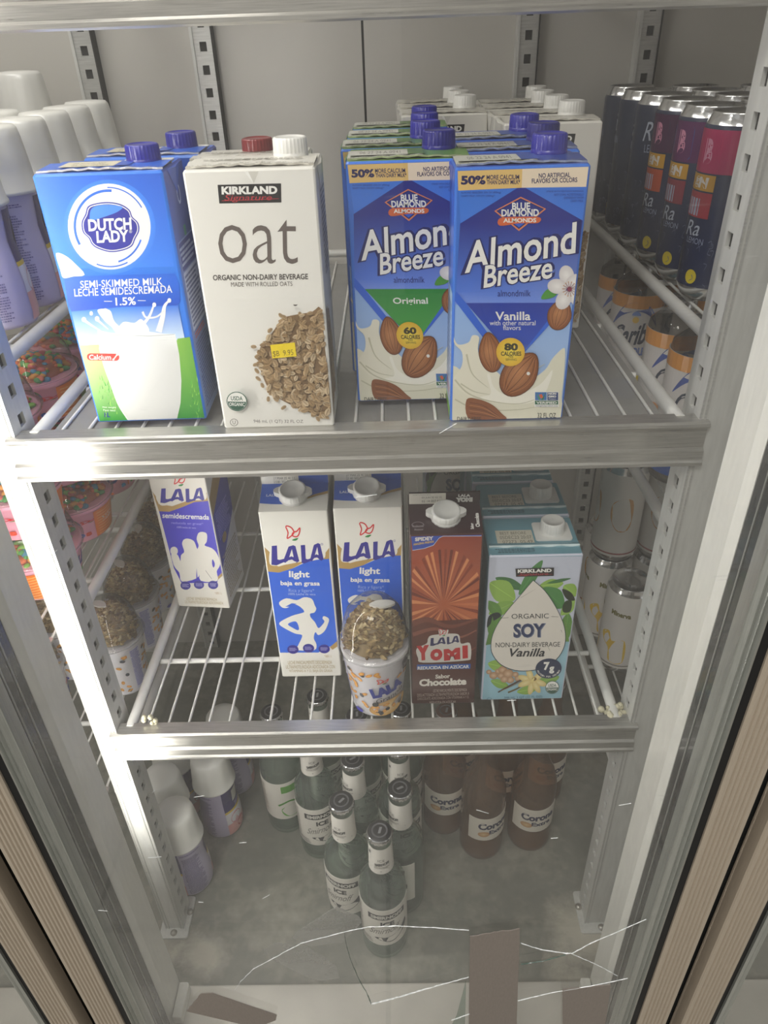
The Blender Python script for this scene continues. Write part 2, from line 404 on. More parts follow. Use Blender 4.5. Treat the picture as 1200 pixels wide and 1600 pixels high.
# doors
def door(xc, name, cracked=False):
    root = empty(name, (xc, -.19, -.70)); root['kind'] = 'structure'
    Hh = 1.32; hw = .2490
    for sx, nm in ((-1, 'hinge_stile'), (1, 'latch_stile')):
        P = [(.2495, .019), (.2495, 0), (.2520, -.001)]
        P = [(.2500, .016), (.2500, .0015), (.2515, 0)]
        for i in range(6):
            xa = .2535 + i * .0036
            P += [(xa, 0), (xa + .0008, .0012), (xa + .0014, .0012), (xa + .0022, 0)]
        P += [(.2765, 0), (.2775, .0015), (.2775, .016)]
        b = MB().pole([(sx * x, y) for x, y in P], 0, Hh, 'stile_taupe'); b.build(nm, root)
        MB().pole([(sx * .2498, .018), (sx * .2498, .003), (sx * .2435, .0045), (sx * .2435, .018)], 0, Hh, 'black_rubber').build('glazing_gasket', root)
        Q = [(.2435, .018), (.2435, .002), (.2415, .001), (.2405, .0035), (.2385, .0015), (.2375, .004), (.2355, .003), (.2335, .0062), (.2325, .0062), (.2325, .018)]
        MB().pole([(sx * x, y) for x, y in Q], 0, Hh, 'bead_aluminium').build('glazing_bead', root)
    MB().box(-.249, .249, .0, .016, -.03, .03, 'stile_taupe').build('bottom_rail', root, .001)
    MB().box(-.249, .249, .0, .016, Hh - .06, Hh, 'stile_taupe').build('top_rail', root, .001)
    gl = MB().box(-.2345, .2345, .0070, .0105, .03, Hh - .06, 'door_glass'); g = gl.build('glass_pane', root)
    if cracked:
        ck = MB(); rd = random.Random(4)
        def crack(pts, w0, w1, jag=.0007):
            out = []
            for i in range(len(pts) - 1):
                for j in range(7):
                    t = j / 7; a, b_ = pts[i], pts[i + 1]
                    out.append((a[0] + (b_[0] - a[0]) * t + rd.uniform(-jag, jag) * .5, a[1] + (b_[1] - a[1]) * t + rd.uniform(-jag, jag) * .5))
            out.append(pts[-1]); n = len(out); vs = []
            for i, (x, z) in enumerate(out):
                a = out[max(0, i - 1)]; b_ = out[min(n - 1, i + 1)]; dx, dz = b_[0] - a[0], b_[1] - a[1]; l = math.hypot(dx, dz) or 1
                w = (w0 + (w1 - w0) * i / n) * rd.uniform(.35, 1.2) / 2
                px, pz = -dz / l * w, dx / l * w
                vs += [(x - xc + px, .0066, z + .70 + pz), (x - xc - px, .0066, z + .70 - pz), (x - xc, .0062 - w * .5, z + .70)]
            fs = []
            for i in range(n - 1):
                for k in range(3): k2 = (k + 1) % 3; fs.append((3 * i + k, 3 * i + k2, 3 * i + 3 + k2, 3 * i + 3 + k))
            ck.add(vs, fs, 'crack_glass', smooth=False)
        crack([(-0.13, -0.4887), (-0.1232, -0.474), (-0.1083, -0.4502), (-0.092, -0.4354), (-0.0607, -0.4058), (-0.0206, -0.3874), (-0.0011, -0.3805), (0.0234, -0.379), (0.0559, -0.3829), (0.0849, -0.3878)], .0004, .0009)
        crack([(-0.004, -0.5212), (0.0207, -0.5087), (0.0449, -0.494), (0.0685, -0.4808), (0.0876, -0.4702)], .0022, .0010)
        crack([(0.1311, -0.4104), (0.1487, -0.4218), (0.1718, -0.429), (0.1774, -0.4292)], .0012, .0014)
        crack([(0.1774, -0.4292), (0.1921, -0.4118), (0.2335, -0.3735)], .0010, .0009)
        crack([(0.1763, -0.4291), (0.1995, -0.448), (0.2233, -0.4709)], .0006, .0005)
        crack([(0.1359, -0.5178), (0.1647, -0.503), (0.2047, -0.4888), (0.2335, -0.476)], .0011, .0006)
        crack([(0.0737, -0.5568), (0.0913, -0.5434)], .0016, .0012)
        for k in range(16):
            x = rd.uniform(-.23, .2); z = rd.uniform(-.35, .1); a = rd.uniform(-.6, .9); l = rd.uniform(.003, .012)
            crack([(x, z), (x + l * math.cos(a), z + l * math.sin(a))], .00018, .0001, .0002)
        ck.build('crack_lines', g)
        dk = MB(); ck2, ck = ck, dk
        sv = MATS['crack_glass']; MATS['crack_glass'] = MATS['green_glass_edge']
        crack([(-0.0218, -0.3906), (-0.0217, -0.4068), (-0.019, -0.4383), (-0.0128, -0.4765), (-0.0073, -0.4991), (-0.004, -0.5212)], .0007, .0013, .0003)
        crack([(0.172, -0.4313), (0.1533, -0.4423), (0.1338, -0.4476)], .0008, .002, .0003)
        dk.build('green_crack_edges', g); MATS['crack_glass'] = sv
    return root
simple('green_glass_edge', hx('4c6056'), .2, 0, 200, .2, None, .3, .5)
door(.0035, 'door_1', True); door(-.5685, 'door_2'); door(.5735, 'door_3')

# tape on the glass
def tape(name, pts, y0, y1, mat, label, cat, parent=None):
    b = MB(); n = len(pts); cx = sum(p[0] for p in pts) / n; cz = sum(p[1] for p in pts) / n
    vs = [(x - cx, y0 - y1, z - cz) for x, z in pts] + [(x - cx, 0, z - cz) for x, z in pts]
    b.add(vs, [tuple(range(n)), tuple(range(2 * n - 1, n - 1, -1))] + [(i, n + i, n + (i + 1) % n, (i + 1) % n) for i in range(n)], mat)
    o = b.build(name); o.location = (cx, y1, cz); return tag(o, label, cat, None if 'shard' in name else 'tape patches on the cracked glass')
rd = random.Random(7)
def ragged(a, b, n, amp, r): return [(a[0] + (b[0] - a[0]) * i / n + r.uniform(-amp, amp), a[1] + (b[1] - a[1]) * i / n + r.uniform(-amp, amp)) for i in range(1, n)]
tape('tape_strip', [(0.0862, -0.3975)] + ragged((.0862, -.3975), (.1282, -.3857), 14, .0011, rd) + [(0.1282, -0.3857), (0.1294, -0.4027), (0.1375, -0.5582), (0.1483, -0.7036), (0.0958, -0.7025), (0.0906, -0.5571)], -.1838, -.1831, 'duct_tape',
     'long vertical strip of grey-brown duct tape with a frayed top edge on the cracked glass', 'tape')
tape('tape_strip', [(-0.1638, -0.4968), (-0.1534, -0.4958)] + ragged((-0.1534, -0.4958), (-0.097, -0.542), 4, .0006, rd) + [(-0.097, -0.542), (-0.0994, -0.5529), (-0.1204, -0.5694), (-0.184, -0.5319)] + ragged((-0.184, -0.5319), (-0.1638, -0.4968), 8, .001, rd), -.1838, -.1831, 'duct_tape',
     'short tilted piece of grey duct tape low on the left of the glass', 'tape')
tape('tape_strip', [(0.1759, -0.4957), (0.2199, -0.488), (0.225, -0.5601), (0.2305, -0.6815), (0.1951, -0.6806)], -.1838, -.1831, 'duct_tape',
     'grey duct tape rectangle in the bottom right corner of the glass', 'tape')
tape('clear_tape', [(-0.0267, -0.3554), (-0.0088, -0.3711), (-0.0065, -0.3804), (-0.0250, -0.4140), (-0.0555, -0.4205), (-0.069, -0.4056), (-0.0654, -0.397)], -.1794, -.1790, 'clear_tape',
     'upper of two translucent tape pieces behind the cracked glass, below the front bottle', 'tape')
tape('clear_tape', [(-0.0839, -0.4141), (-0.0974, -0.4273), (-0.0902, -0.4447), (-0.0641, -0.4753), (-0.0501, -0.4843)] + [(-0.0319, -0.4797), (-0.0334, -0.4579), (-0.0437, -0.44), (-0.0578, -0.4223)], -.1789, -.1785, 'clear_tape',
     'lower translucent tape piece with torn paper residue behind the cracked glass', 'tape')
tape('glass_shard', [(0.0861, -0.485), (0.0790, -0.5569), (0.0700, -.60), (0.0880, -0.5855)], -.1794, -.1790, 'green_glass_shard',
     'greenish sliver of broken glass along the left edge of the long tape', 'glass')

# perforated posts
def perforated(b, fx, a0, a1, z0, z1, mat, pitch=.0244, hw=.0095, hh=.0105, t=.0012, dz=.006):
    """plate with square holes; fx(a, depth, z)->xyz"""
    am = (a0 + a1) / 2; n = int((z1 - z0) / pitch)
    def q(aa, ab, za, zb, d=0): b.add([fx(aa, d, za), fx(ab, d, za), fx(ab, d, zb), fx(aa, d, zb)], [(0, 1, 2, 3)], mat)
    q(a0, am - hw / 2, z0, z1); q(am + hw / 2, a1, z0, z1); zc = z0
    for i in range(n):
        h0 = z0 + dz + i * pitch; h1 = h0 + hh
        q(am - hw / 2, am + hw / 2, zc, h0); zc = h1
        for (aa, za), (ab, zb) in (((am - hw / 2, h0), (am + hw / 2, h0)), ((am + hw / 2, h0), (am + hw / 2, h1)), ((am + hw / 2, h1), (am - hw / 2, h1)), ((am - hw / 2, h1), (am - hw / 2, h0))):
            b.add([fx(aa, 0, za), fx(ab, 0, zb), fx(ab, t * 2.5, zb), fx(aa, t * 2.5, za)], [(0, 1, 2, 3)], mat)
    q(am - hw / 2, am + hw / 2, zc, z1)
def post(xc, label, hw=.0120):
    root = empty('shelf_post', (xc, 0.018, ZF), 0, label, 'post', 'perforated upright posts at the front of the shelves')
    b = MB(); H = 1.355
    b.box(-hw, hw, -.017, -.0155, .004, H, 'post_steel'); b.box(-hw, hw, .0155, .017, .004, H, 'post_steel')
    for sx in (-1, 1):
        perforated(b, lambda a, d, z, sx=sx: (sx * (hw - d), a, z), -.0155, .0155, .004, H, 'post_steel')
        b.box(sx * (hw - .0031) - .0001, sx * (hw - .0031) + .0001, -.006, .006, .004, H, 'dark_hollow')  # dark strip painted in as the shade inside the post holes
        for k in (0, .0035): b.box(sx * (hw - .0005 - k) - .0007, sx * (hw - .0005 - k) + .0007, -.0182, -.017, .004, H, 'brushed_aluminium')
    b.build('upright', root)
    p = MB().pole(rrect(-hw - .007, -.030, hw + .007, .026, .004), 0, .004, 'post_steel'); fp = p.build('foot_plate', root, .0006)
    for x, y in ((0.0, -.0235), (-hw - .0036, .004), (hw + .0036, .004)):
        bb = MB().lathe([(.0045, .004), (.0045, .0052), (.0036, .0068), (.0015, .0078)], 'bolt_steel', 14, cx=x, cy=y); bb.build('bolt', fp)
post(-.2780, 'left front shelf post, glaring white under the light strip'); post(.2870, 'right front shelf post in grey shade beside the white jamb', .0205)
def pilaster(xc, label):
    root = empty('wall_pilaster', (xc, BW - .012, ZF), 0, label, 'pilaster', 'slotted pilasters on the back wall')
    b = MB(); H = 1.355
    perforated(b, lambda a, d, z: (a, -.003 + d, z), -.011, .011, .0, H, 'brushed_aluminium', hh=.0100, hw=.0085)
    b.box(-.0045, .0045, -.0002, 0.0002, 0, H, 'dark_hollow')  # dark backing stands in for shade behind the slots
    b.box(-.0145, -.011, -.005, .0115, 0, H, 'post_steel'); b.box(.011, .0125, -.005, .0115, 0, H, 'dark_hollow')
    b.build('slotted_strip', root)
pilaster(-.335, 'slotted pilaster on the back wall behind the white-capped bottles')
pilaster(-.190, 'slotted pilaster on the back wall above the first oat carton')
pilaster(.203, 'slotted pilaster on the back wall above the rear oat cartons')
pilaster(.348, 'slotted pilaster on the back wall behind the clear glass cooler bottles')

# shelves
RAILP = [(.012, -.0012), (.012, 0), (-.0030, 0), (-.0052, -.0012), (-.0056, -.0032), (-.0046, -.0050), (-.0012, -.0068), (-.0008, -.0235), (-.0036, -.0252), (-.0042, -.0330), (-.0060, -.0345), (-.0062, -.0370), (-.0045, -.0382), (.002, -.0382), (.002, -.0030), (.012, -.0030)]
def shelf(loc, label, half=(-.2725, .2735)):
    root = empty('wire_shelf', loc, 0, label, 'shelf', 'wire shelves with metal front rails')
    MB().extr(RAILP, half[0], half[1], 'rail_aluminium').build('front_rail', root)
    for sx in (-1, 1):
        b = MB().tube([(sx * .2545, .008, -.004), (sx * .2545, .27, -.004), (sx * .2545, .515, -.004)], .0055, 'wire_coating', 12)
        b.build('side_bar', root)
    b = MB(); n = 23
    for i in range(n): b.tube([(-.2375 + .475 * i / (n - 1), .004, -.0052), (-.2375 + .475 * i / (n - 1), .512, -.0052)], .0014, 'wire_coating', 6)
    for y in (.112, .242, .371): b.tube([(-.250, y, -.0098), (.250, y, -.0098)], .0030, 'wire_coating', 8)
    b.build('wire_deck', root)
    MB().tube([(-.2545, .5155, .000), (-.2505, .5205, .002), (-.235, .5215, .004), (.235, .5215, .004), (.2505, .5205, .002), (.2545, .5155, 0)], .0050, 'wire_coating', 10).build('rear_bar', root)
    return root
ZT, ZM = 0.0, -.345
sh = shelf((0, 0, ZT), 'wire shelf carrying the blue milk, oat and almond cartons')
MATSH = MB()
dup(sh, (0, 0, ZM), 0, 'wire shelf carrying the gable-top milk cartons and granola cup')
dup(sh, (0, 0, .3015), 0, 'shelf edge at the very top of the picture')
nb = shelf((-.5450, 0, .042), 'left neighbouring wire shelf under the white-capped yogurt bottles', (-.2655, .2425))
dup(nb, (-.5450, 0, -.222), 0, 'left neighbouring wire shelf under the candy-topped yogurt cups')
dup(nb, (-.5450, 0, -.450), 0, 'left neighbouring wire shelf under the granola-topped yogurt cups')
nb2 = shelf((.5455, 0, .044), 'right neighbouring wire shelf under the slim navy cans', (-.2375, .2655))
dup(nb2, (.5455, 0, -.145), 0, 'right neighbouring wire shelf under the glass cooler bottles')
dup(nb2, (.5455, 0, -.500), 0, 'right neighbouring wire shelf under the white lemon cans')
MATSH.box(-.246, .246, .012, .508, -.00705, -.00665, 'shelf_mat').build('frosted_mat', sh)
b = MB(); rd = random.Random(3)
for k in range(26):
    x, y, z = .255 + rd.uniform(-.013, .011), .014 + rd.uniform(-.004, .012), ZM - .004 + rd.uniform(-.004, .004); r = rd.uniform(.0022, .0042)
    b.lathe([(r * .1, -r), (r * .8, -r * .55), (r, 0), (r * .75, r * .6), (r * .1, r * .95)], 'sealant', 7, cx=x, cy=y, cz=z)
tag(b.build('sealant_blob'), 'cream sealant lump around the front right end of the middle shelf', 'sealant')
b = MB()
for k in range(8):
    x, y, z = -.233 + rd.uniform(-.006, .006), .010 + rd.uniform(-.002, .004), ZM + .001 + k * .0016; r = rd.uniform(.0022, .0036)
    b.lathe([(r * .1, -r), (r * .8, -r * .55), (r, 0), (r * .75, r * .6), (r * .1, r * .95)], 'sealant', 7, cx=x, cy=y, cz=z)
tag(b.build('sealant_blob'), 'small cream sealant drip at the front left end of the middle shelf', 'sealant')

# shop in front of the cooler (seen in the glass)
struct('floor', MB().box(-3, 3, -4, -.205, -1.02, -1.0, 'shop_tiles'))
struct('wall_front', MB().box(-3, .1, -4.05, -4, -1, 1.8, 'shop_wall_paint').box(.1, 3, -4.05, -4, -1, 1.8, 'dark_reflection_panel'))  # brown half added out of view to darken the right-hand reflection

# ---------------------------------------------------------------- cartons
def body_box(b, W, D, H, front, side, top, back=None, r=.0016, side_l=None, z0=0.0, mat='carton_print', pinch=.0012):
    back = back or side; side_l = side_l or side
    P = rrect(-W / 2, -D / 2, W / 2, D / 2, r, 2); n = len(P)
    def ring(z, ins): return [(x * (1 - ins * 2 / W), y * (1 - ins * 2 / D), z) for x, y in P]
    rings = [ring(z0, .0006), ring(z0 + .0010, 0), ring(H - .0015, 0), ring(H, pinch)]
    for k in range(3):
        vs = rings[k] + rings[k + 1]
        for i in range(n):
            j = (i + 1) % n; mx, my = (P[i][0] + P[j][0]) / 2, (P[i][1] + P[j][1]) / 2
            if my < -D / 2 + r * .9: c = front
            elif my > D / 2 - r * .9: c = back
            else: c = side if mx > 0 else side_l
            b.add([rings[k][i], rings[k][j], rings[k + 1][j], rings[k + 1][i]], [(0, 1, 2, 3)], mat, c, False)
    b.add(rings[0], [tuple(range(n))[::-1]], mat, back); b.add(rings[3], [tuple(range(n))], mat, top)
def face(W, D, H, which='front', m=.0016):
    if which == 'front': return lambda u, v, o: (-W / 2 + m + u * (W - 2 * m), -D / 2 - o, .0012 + v * (H - .003))
    if which == 'right': return lambda u, v, o: (W / 2 + o, -D / 2 + m + u * (D - 2 * m), .0012 + v * (H - .003))
    if which == 'left': return lambda u, v, o: (-W / 2 - o, D / 2 - m - u * (D - 2 * m), .0012 + v * (H - .003))
    if which == 'top': return lambda u, v, o: (-W / 2 + m + u * (W - 2 * m), -D / 2 + m + v * (D - 2 * m), H + o)
U100 = [(0, 0), (100, 0), (100, 100), (0, 100)]
def screw_cap(root, x, y, z, r, h, mat, col, name='screw_cap', flange=None, tilt=0, wings=False, fl=28):
    b = MB()
    b.lathe([(r * .98, 0), (r, .0008), (r, h * .22), (r * .97, h * .25), (r * .985, h * .30), (r * .96, h - .0012), (r * .90, h - .0003), (r * .80, h), (r * .78, h - .0005), (r * .2, h - .0006)], mat, 84, col, flute=(4, 6, fl, r * .05))
    if wings:
        for s in (-1, 1):
            b.pole([(s * r * .86, -.0052), (s * r * 1.16, -.0034), (s * r * 1.32, -.0012), (s * r * 1.32, .0012), (s * r * 1.16, .0034), (s * r * .86, .0052)], h * .28, h * .86, mat, col)
        b.lathe([(r * .98, -.001), (r * 1.03, 0), (r * 1.03, .0018), (r * .98, .0022)], mat, 60, tuple(c * .8 for c in col[:3]) + (1,), flute=(1, 2, 40, r * .03))
    o = b.build(name, root); o.location = (x, y, z); o.rotation_euler = (tilt, 0, 0)
    if flange:
        f = MB().pole(rrect(-flange, -flange * .85, flange, flange * .85, .003), -.0004, .0012, mat, col); fo = f.build('spout_base', root)
        fo.location = (x, y, z); fo.rotation_euler = (tilt, 0, 0)
    return o
def top_seam(b, W, D, H, c1, c2, edge=hx('d9d4c6'), y0=-.40, y1=.06):
    """the folded weld flap across the carton top, with its crimped pale edge and the date panel"""
    yy0, yy1 = D * y0, D * y1; n = 24
    pts = []
    for i in range(n + 1):
        x = -W / 2 + .001 + (W - .002) * i / n; dz = .0012 + .0011 * math.sin(i / n * math.pi) * (1 - .4 * math.sin(i * 1.7)) 
        pts.append((x, yy0 + .0006 * math.sin(i * 2.1), H + dz))
    for i in range(n):
        a, c = pts[i], pts[i + 1]; col = c1 if i < n * .62 else c2
        b.add([a, c, (c[0], yy1, H + .0022), (a[0], yy1, H + .0022)], [(0, 1, 2, 3)], 'carton_print', col)
        b.add([(a[0], a[1], a[2] - .0012), (c[0], c[1], c[2] - .0012), c, a], [(0, 1, 2, 3)], 'carton_print', edge)
        b.add([(a[0], yy1, H), (c[0], yy1, H), (c[0], yy1, H + .0022), (a[0], yy1, H + .0022)], [(0, 1, 2, 3)], 'carton_print', edge)
        for q in (.2, .6): # crimp marks
            xx = a[0] + (c[0] - a[0]) * q
            b.add([(xx, yy0 + .0009, a[2] + .00012), (xx + .0007, yy0 + .0009, a[2] + .00012), (xx + .0007, yy0 + .0026, a[2] + .00016), (xx, yy0 + .0026, a[2] + .00016)], [(0, 1, 2, 3)], 'carton_print', hx('8f8a7e'))
    return lambda u, v, o: (-W / 2 + .001 + u * (W - .002), yy0 + .002 + v * (yy1 - yy0 - .002), H + .0026 + o)
def ears(b, W, D, H, c):
    for s in (-1, 1):
        x = s * (W / 2 + .0003)
        vs = [(x, -D * .30, H - .001), (x, D * .30, H - .001), (x, 0, H - D * .32), (x + s * .0014, 0, H - .002)]
        b.add(vs, [(0, 1, 2)] if s < 0 else [(0, 2, 1)], 'carton_print', c); b.add(vs, [(0, 3, 2), (1, 2, 3), (0, 1, 3)], 'carton_print', c)
def butterfly(A, x, y, w, red=hx('d8262c'), green=hx('1f8a3c'), lw=.09):
    P = blob([(x - w * .5, y - w * .45), (x - w * .1, y - w * .38), (x + w * .12, y - w * .05), (x - w * .02, y + w * .18), (x - w * .42, y + w * .42), (x - w * .34, y), ], 5)
    A.line(P + [P[0]], w * lw, red)
    P = blob([(x + w * .08, y - w * .02), (x + w * .35, y - w * .10), (x + w * .60, y - w * .34), (x + w * .52, y + w * .10), (x + w * .30, y + w * .30), (x - w * .02, y + w * .20)], 5)
    A.line(P + [P[0]], w * lw, red)
    A.poly(blob([(x - w * .05, y + w * .55), (x + w * .2, y + w * .42), (x + w * .45, y + w * .40), (x + w * .25, y + w * .58)], 4), green)
LALA = [[(.02, .14), (.12, .12), (.12, .70), (.16, .72), (.26, .66), (.25, .80), (.10, .95), (.0, .93)],
        [(.22, .80), (.34, .16), (.43, .10), (.47, .14), (.535, .76), (.48, .84), (.40, .70), (.33, .73), (.27, .84)],
        [(.57, .10), (.655, .08), (.66, .66), (.70, .68), (.755, .64), (.74, .76), (.63, .86), (.58, .84)],
        [(.735, .74), (.82, .08), (.90, .0), (.94, .04), (1.0, .66), (.955, .74), (.875, .60), (.82, .63), (.775, .76)]]
LALAH = [[(.345, .60), (.40, .26), (.43, .60), (.385, .56)], [(.835, .50), (.885, .16), (.905, .50), (.865, .46)]]
def lala(A, x0, y0, x1, y1, col=hx('2f2a8e'), bg=WH, halo=True, fly=True, sh=.0):
    w, h = x1 - x0, y1 - y0
    T = lambda P: [(x0 + u * w + sh * (1 - v) * w, y0 + v * h) for u, v in P]
    if halo:
        for P in LALA:
            cx = sum(p[0] for p in P) / len(P); cy = sum(p[1] for p in P) / len(P)
            A.poly(T([(cx + (p[0] - cx) * 1.35, cy + (p[1] - cy) * 1.22) for p in P]), bg)
    for P in LALA: A.poly(T(P), col)
    for P in LALAH: A.poly(T(P), bg)
    A.poly(T([(.27, .80), (.42, .76), (.50, .80), (.40, .84)]), bg)
    if fly: butterfly(A, x0 + w * .42, y0 - h * .42, w * .24)
def almond(A, cx, cy, rx, ry, rot, c=hx('9c5c33'), seed=1):
    rd = random.Random(seed)
    q = math.radians(rot); T = lambda x, y: (cx + x * math.cos(q) - y * math.sin(q), cy + x * math.sin(q) + y * math.cos(q))
    out = []
    for i in range(28):
        a = 2 * math.pi * i / 28; w = 1 - .30 * max(0, -math.sin(a)) ** 1.3
        out.append(T(rx * math.cos(a) * w, ry * math.sin(a)))
    A.poly(out, hx('5f3218')); 
    ins = [(cx + (x - cx) * .95, cy + (y - cy) * .96) for x, y in out]; mid = T(-rx * .15, -ry * .1)
    A.o += A.st; A.mb.add(A._p(ins + [mid]), [(i, (i + 1) % 28, 28) for i in range(28)], A.mat, [hx('84481f')] * 28 + [hx('c98a58')])
    for k in range(9):
        t = -.8 + 1.6 * k / 8 + rd.uniform(-.05, .05)
        P = [T(rx * t * math.cos(s * 1.35) * .95, ry * s * .88) for s in [-.95 + 1.9 * j / 8 for j in range(9)]]
        A.line(P, rx * .035, hx('6d3a1b') if k % 2 else hx('b87545'))
def clip_note(): pass

# ---- blue 1 L milk carton
DLC = [(50, 262), (700, 235), (938, 1500), (365, 1530)]
def milk_carton():
    W, D, H = .088, .060, .184
    root = empty('milk_carton', (0, 0, 0)); b = MB(); BL = hx('2f78e0')
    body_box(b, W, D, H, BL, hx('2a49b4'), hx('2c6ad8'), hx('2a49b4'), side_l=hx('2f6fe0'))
    A = Art(b, face(W, D, H), DLC)
    A.poly([(50, 262), (700, 235), (772, 700), (150, 720)], [hx('2f6fdd'), hx('2f62cf'), hx('3a7fea'), hx('3c8af2')])
    A.ell(435, 505, 240, 238, hx('3a80ea'), n=40, col2=hx('8fc0ff'))
    A.ell(433, 503, 216, 216, WH, n=48)
    A.ell(433, 503, 186, 188, hx('2f6fdd'), n=40, a0=150, a1=275, hole=.93)
    A.ell(433, 503, 180, 186, hx('2f6fdd'), n=40, a0=20, a1=75, hole=.95)
    A.ell(433, 503, 200, 200, hx('2f6fdd'), n=40, a0=268, a1=330, hole=.97)
    A.ell(433, 503, 205, 205, hx('2f6fdd'), n=40, a0=62, a1=110, hole=.965)
    badge = [(325, 400), (375, 383), (435, 378), (495, 388), (540, 415), (555, 450), (585, 480), (590, 520), (570, 560), (550, 600), (500, 622), (435, 630), (370, 612), (340, 590), (325, 560), (295, 530), (290, 480), (310, 440)]
    A.poly(blob(badge, 4), hx('2b3aa8')); A.poly(blob([(438 + (x - 438) * .955, 505 + (y - 505) * .95) for x, y in badge], 4), WH)
    A.poly(blob([(438 + (x - 438) * .925, 505 + (y - 505) * .915) for x, y in badge], 4), hx('2c2f98'))
    A.poly(blob([(332, 455), (345, 410), (400, 392), (480, 395), (505, 405), (470, 430), (400, 455), (345, 470)], 4), hx('4f8df0'))
    A.text('DUTCH', 437, 490, 226, 62, WH, rot=-3, bold=.035); A.text('LADY', 450, 550, 168, 60, WH, rot=-3, bold=.035); A.text('®', 545, 524, 16, 16, WH)
    # band
    A.poly(blob([(150, 640), (200, 650), (250, 690), (300, 748), (230, 760), (185, 765), (170, 720)], 3), hx('d9dde0'))
    A.poly([(190, 772), (240, 757), (775, 735), (798, 790), (805, 880), (790, 900), (500, 912), (225, 940), (205, 900)], [hx('2a66d6')] * 4 + [hx('2154c4')] * 5)
    A.text('SEMI-SKIMMED MILK', 493, 787, 436, 38, WH, rot=-3, bold=.006); A.text('LECHE SEMIDESCREMADA', 502, 828, 520, 40, WH, rot=-3, bold=.006)
    A.text('1.5%', 515, 882, 108, 42, WH, rot=-3, bold=.02); A.rect(400, 882, 443, 885, WH); A.rect(580, 876, 622, 879, WH)
    # picture: sky, meadow, glass of milk
    A.poly([(225, 940), (500, 912), (793, 900), (830, 1080), (260, 1120)], [hx('3b7de2'), hx('3f80e4'), hx('3f7ade'), hx('cfe3f4'), hx('cfe6f4')])
    A.poly([(260, 1120), (830, 1080), (938, 1500), (365, 1530)], [hx('cfe39a'), hx('8fc45e'), hx('2f9a34'), hx('2f9a34')])
    A.poly([(790, 1075), (860, 1065), (938, 1500), (760, 1508)], [hx('86b94c'), hx('74ad42'), hx('2e8f33'), hx('2e8f33')])
    rd = random.Random(5)
    for k in range(150):
        x = rd.uniform(290, 520) if k % 3 else rd.uniform(860, 925); y = rd.uniform(1260, 1520)
        if x < 290 + (y - 1120) * .22: continue
        A.o -= A.st; l = rd.uniform(14, 34); dx = rd.uniform(-9, 9); c = rd.choice([hx('63c04a'), hx('1e7e2a'), hx('a6de5c'), hx('3fa53a')])
        A.poly([(x - 2, y), (x + 2.4, y), (x + dx, y - l)], c)
    milk = [hx('e9eae8'), hx('dcdfdf'), hx('e4e5e3')]
    glass = [(362, 1035), (420, 1048), (500, 1055), (580, 1050), (640, 1040), (720, 1050), (778, 1050), (800, 1160), (812, 1300), (808, 1420), (790, 1512), (525, 1527), (470, 1440), (430, 1330), (395, 1230), (370, 1130)]
    A.poly(glass, [hx('eef0f0') if y < 1100 else (hx('d5d6d4') if x > 700 else hx('e3e3e0')) for x, y in glass])
    A.line(curve([(370, 1130), (395, 1230), (430, 1330), (470, 1440), (525, 1527)]), 5, hx('f5f5f3'))
    A.line([(362, 1060), (640, 1063), (775, 1052)], 5, hx('c5c9cb'), 4)
    A.poly(blob([(365, 930), (430, 930), (455, 990), (520, 1050), (470, 1055), (440, 1020), (400, 985)], 5), hx('e6e8ea'))
    A.poly(blob([(400, 930), (425, 930), (448, 985), (490, 1045), (460, 1035)], 5), hx('cdd2d6'))
    A.poly(blob([(470, 1050), (500, 992), (560, 995), (600, 975), (640, 1040), (560, 1062)], 4), hx('eceeee'))
    A.line(curve([(285, 980), (330, 1010), (380, 1040)]), 16, hx('eef0f0'), 5); A.ell(291, 981, 12, 13, hx('f2f3f3'))
    A.line(curve([(355, 975), (385, 1000), (420, 1030)]), 14, hx('eef0f0'), 4); A.ell(362, 976, 12, 14, hx('f2f3f3')); A.ell(331, 948, 9, 11, hx('f2f3f3'))
    A.line(curve([(600, 1010), (640, 960), (665, 900)]), 20, hx('eef0f0'), 8); A.ell(667, 898, 10, 12, hx('f2f3f3'))
    A.line(curve([(690, 1040), (712, 960), (722, 905), (745, 875)]), 34, hx('eef0f0'), 8); A.ell(747, 874, 10, 12, hx('f2f3f3'))
    A.line(curve([(605, 935), (625, 965), (680, 960), (722, 925)]), 12, hx('e4e7e9'), 8)
    A.poly([(x, y) for x, y in rrect(303, 1160, 477, 1198, 18)], hx('d6392f')); A.text('Calcium', 374, 1180, 118, 28, WH, rot=-1, bold=.02)
    A.line([(447, 1190), (464, 1168)], 6, WH); A.ell(466, 1166, 6, 5, WH); A.ell(446, 1191, 6, 5, WH)
    A.text('Net weight', 420, 1453, 74, 12, hx('f4f7ee')); A.text('Peso neto', 420, 1468, 66, 11, hx('f4f7ee')); A.text('1L', 408, 1494, 32, 26, hx('24408f'), bold=.03)
    # right side
    S = Art(b, face(W, D, H, 'right'), U100)
    S.poly([(0, 0), (100, 0), (100, 100), (0, 100)], [hx('2a43a8'), hx('26388f'), hx('7f9bd2'), hx('7f9bd2')])
    S.ell(55, 10, 9, 4, hx('b9c6ea'), hole=.7); S.rect(50, 22, 62, 27, hx('3f9a78'))
    S.poly(rrect(8, 26, 96, 38, 3), hx('7f93d0')); S.poly(rrect(10, 26.6, 94, 37.4, 3), hx('2b3c94')); S.rect(10, 38, 94, 62, hx('c3cdea')); S.micro(14, 39, 90, 61, 12, hx('3d4a8c'), 3)
    S.micro(14, 63, 80, 66, 2, hx('c44b4f'), 5); S.micro(12, 28, 90, 36, 4, hx('b9c6ea'), 8); S.micro(10, 67, 92, 97, 20, hx('34488f'), 6)
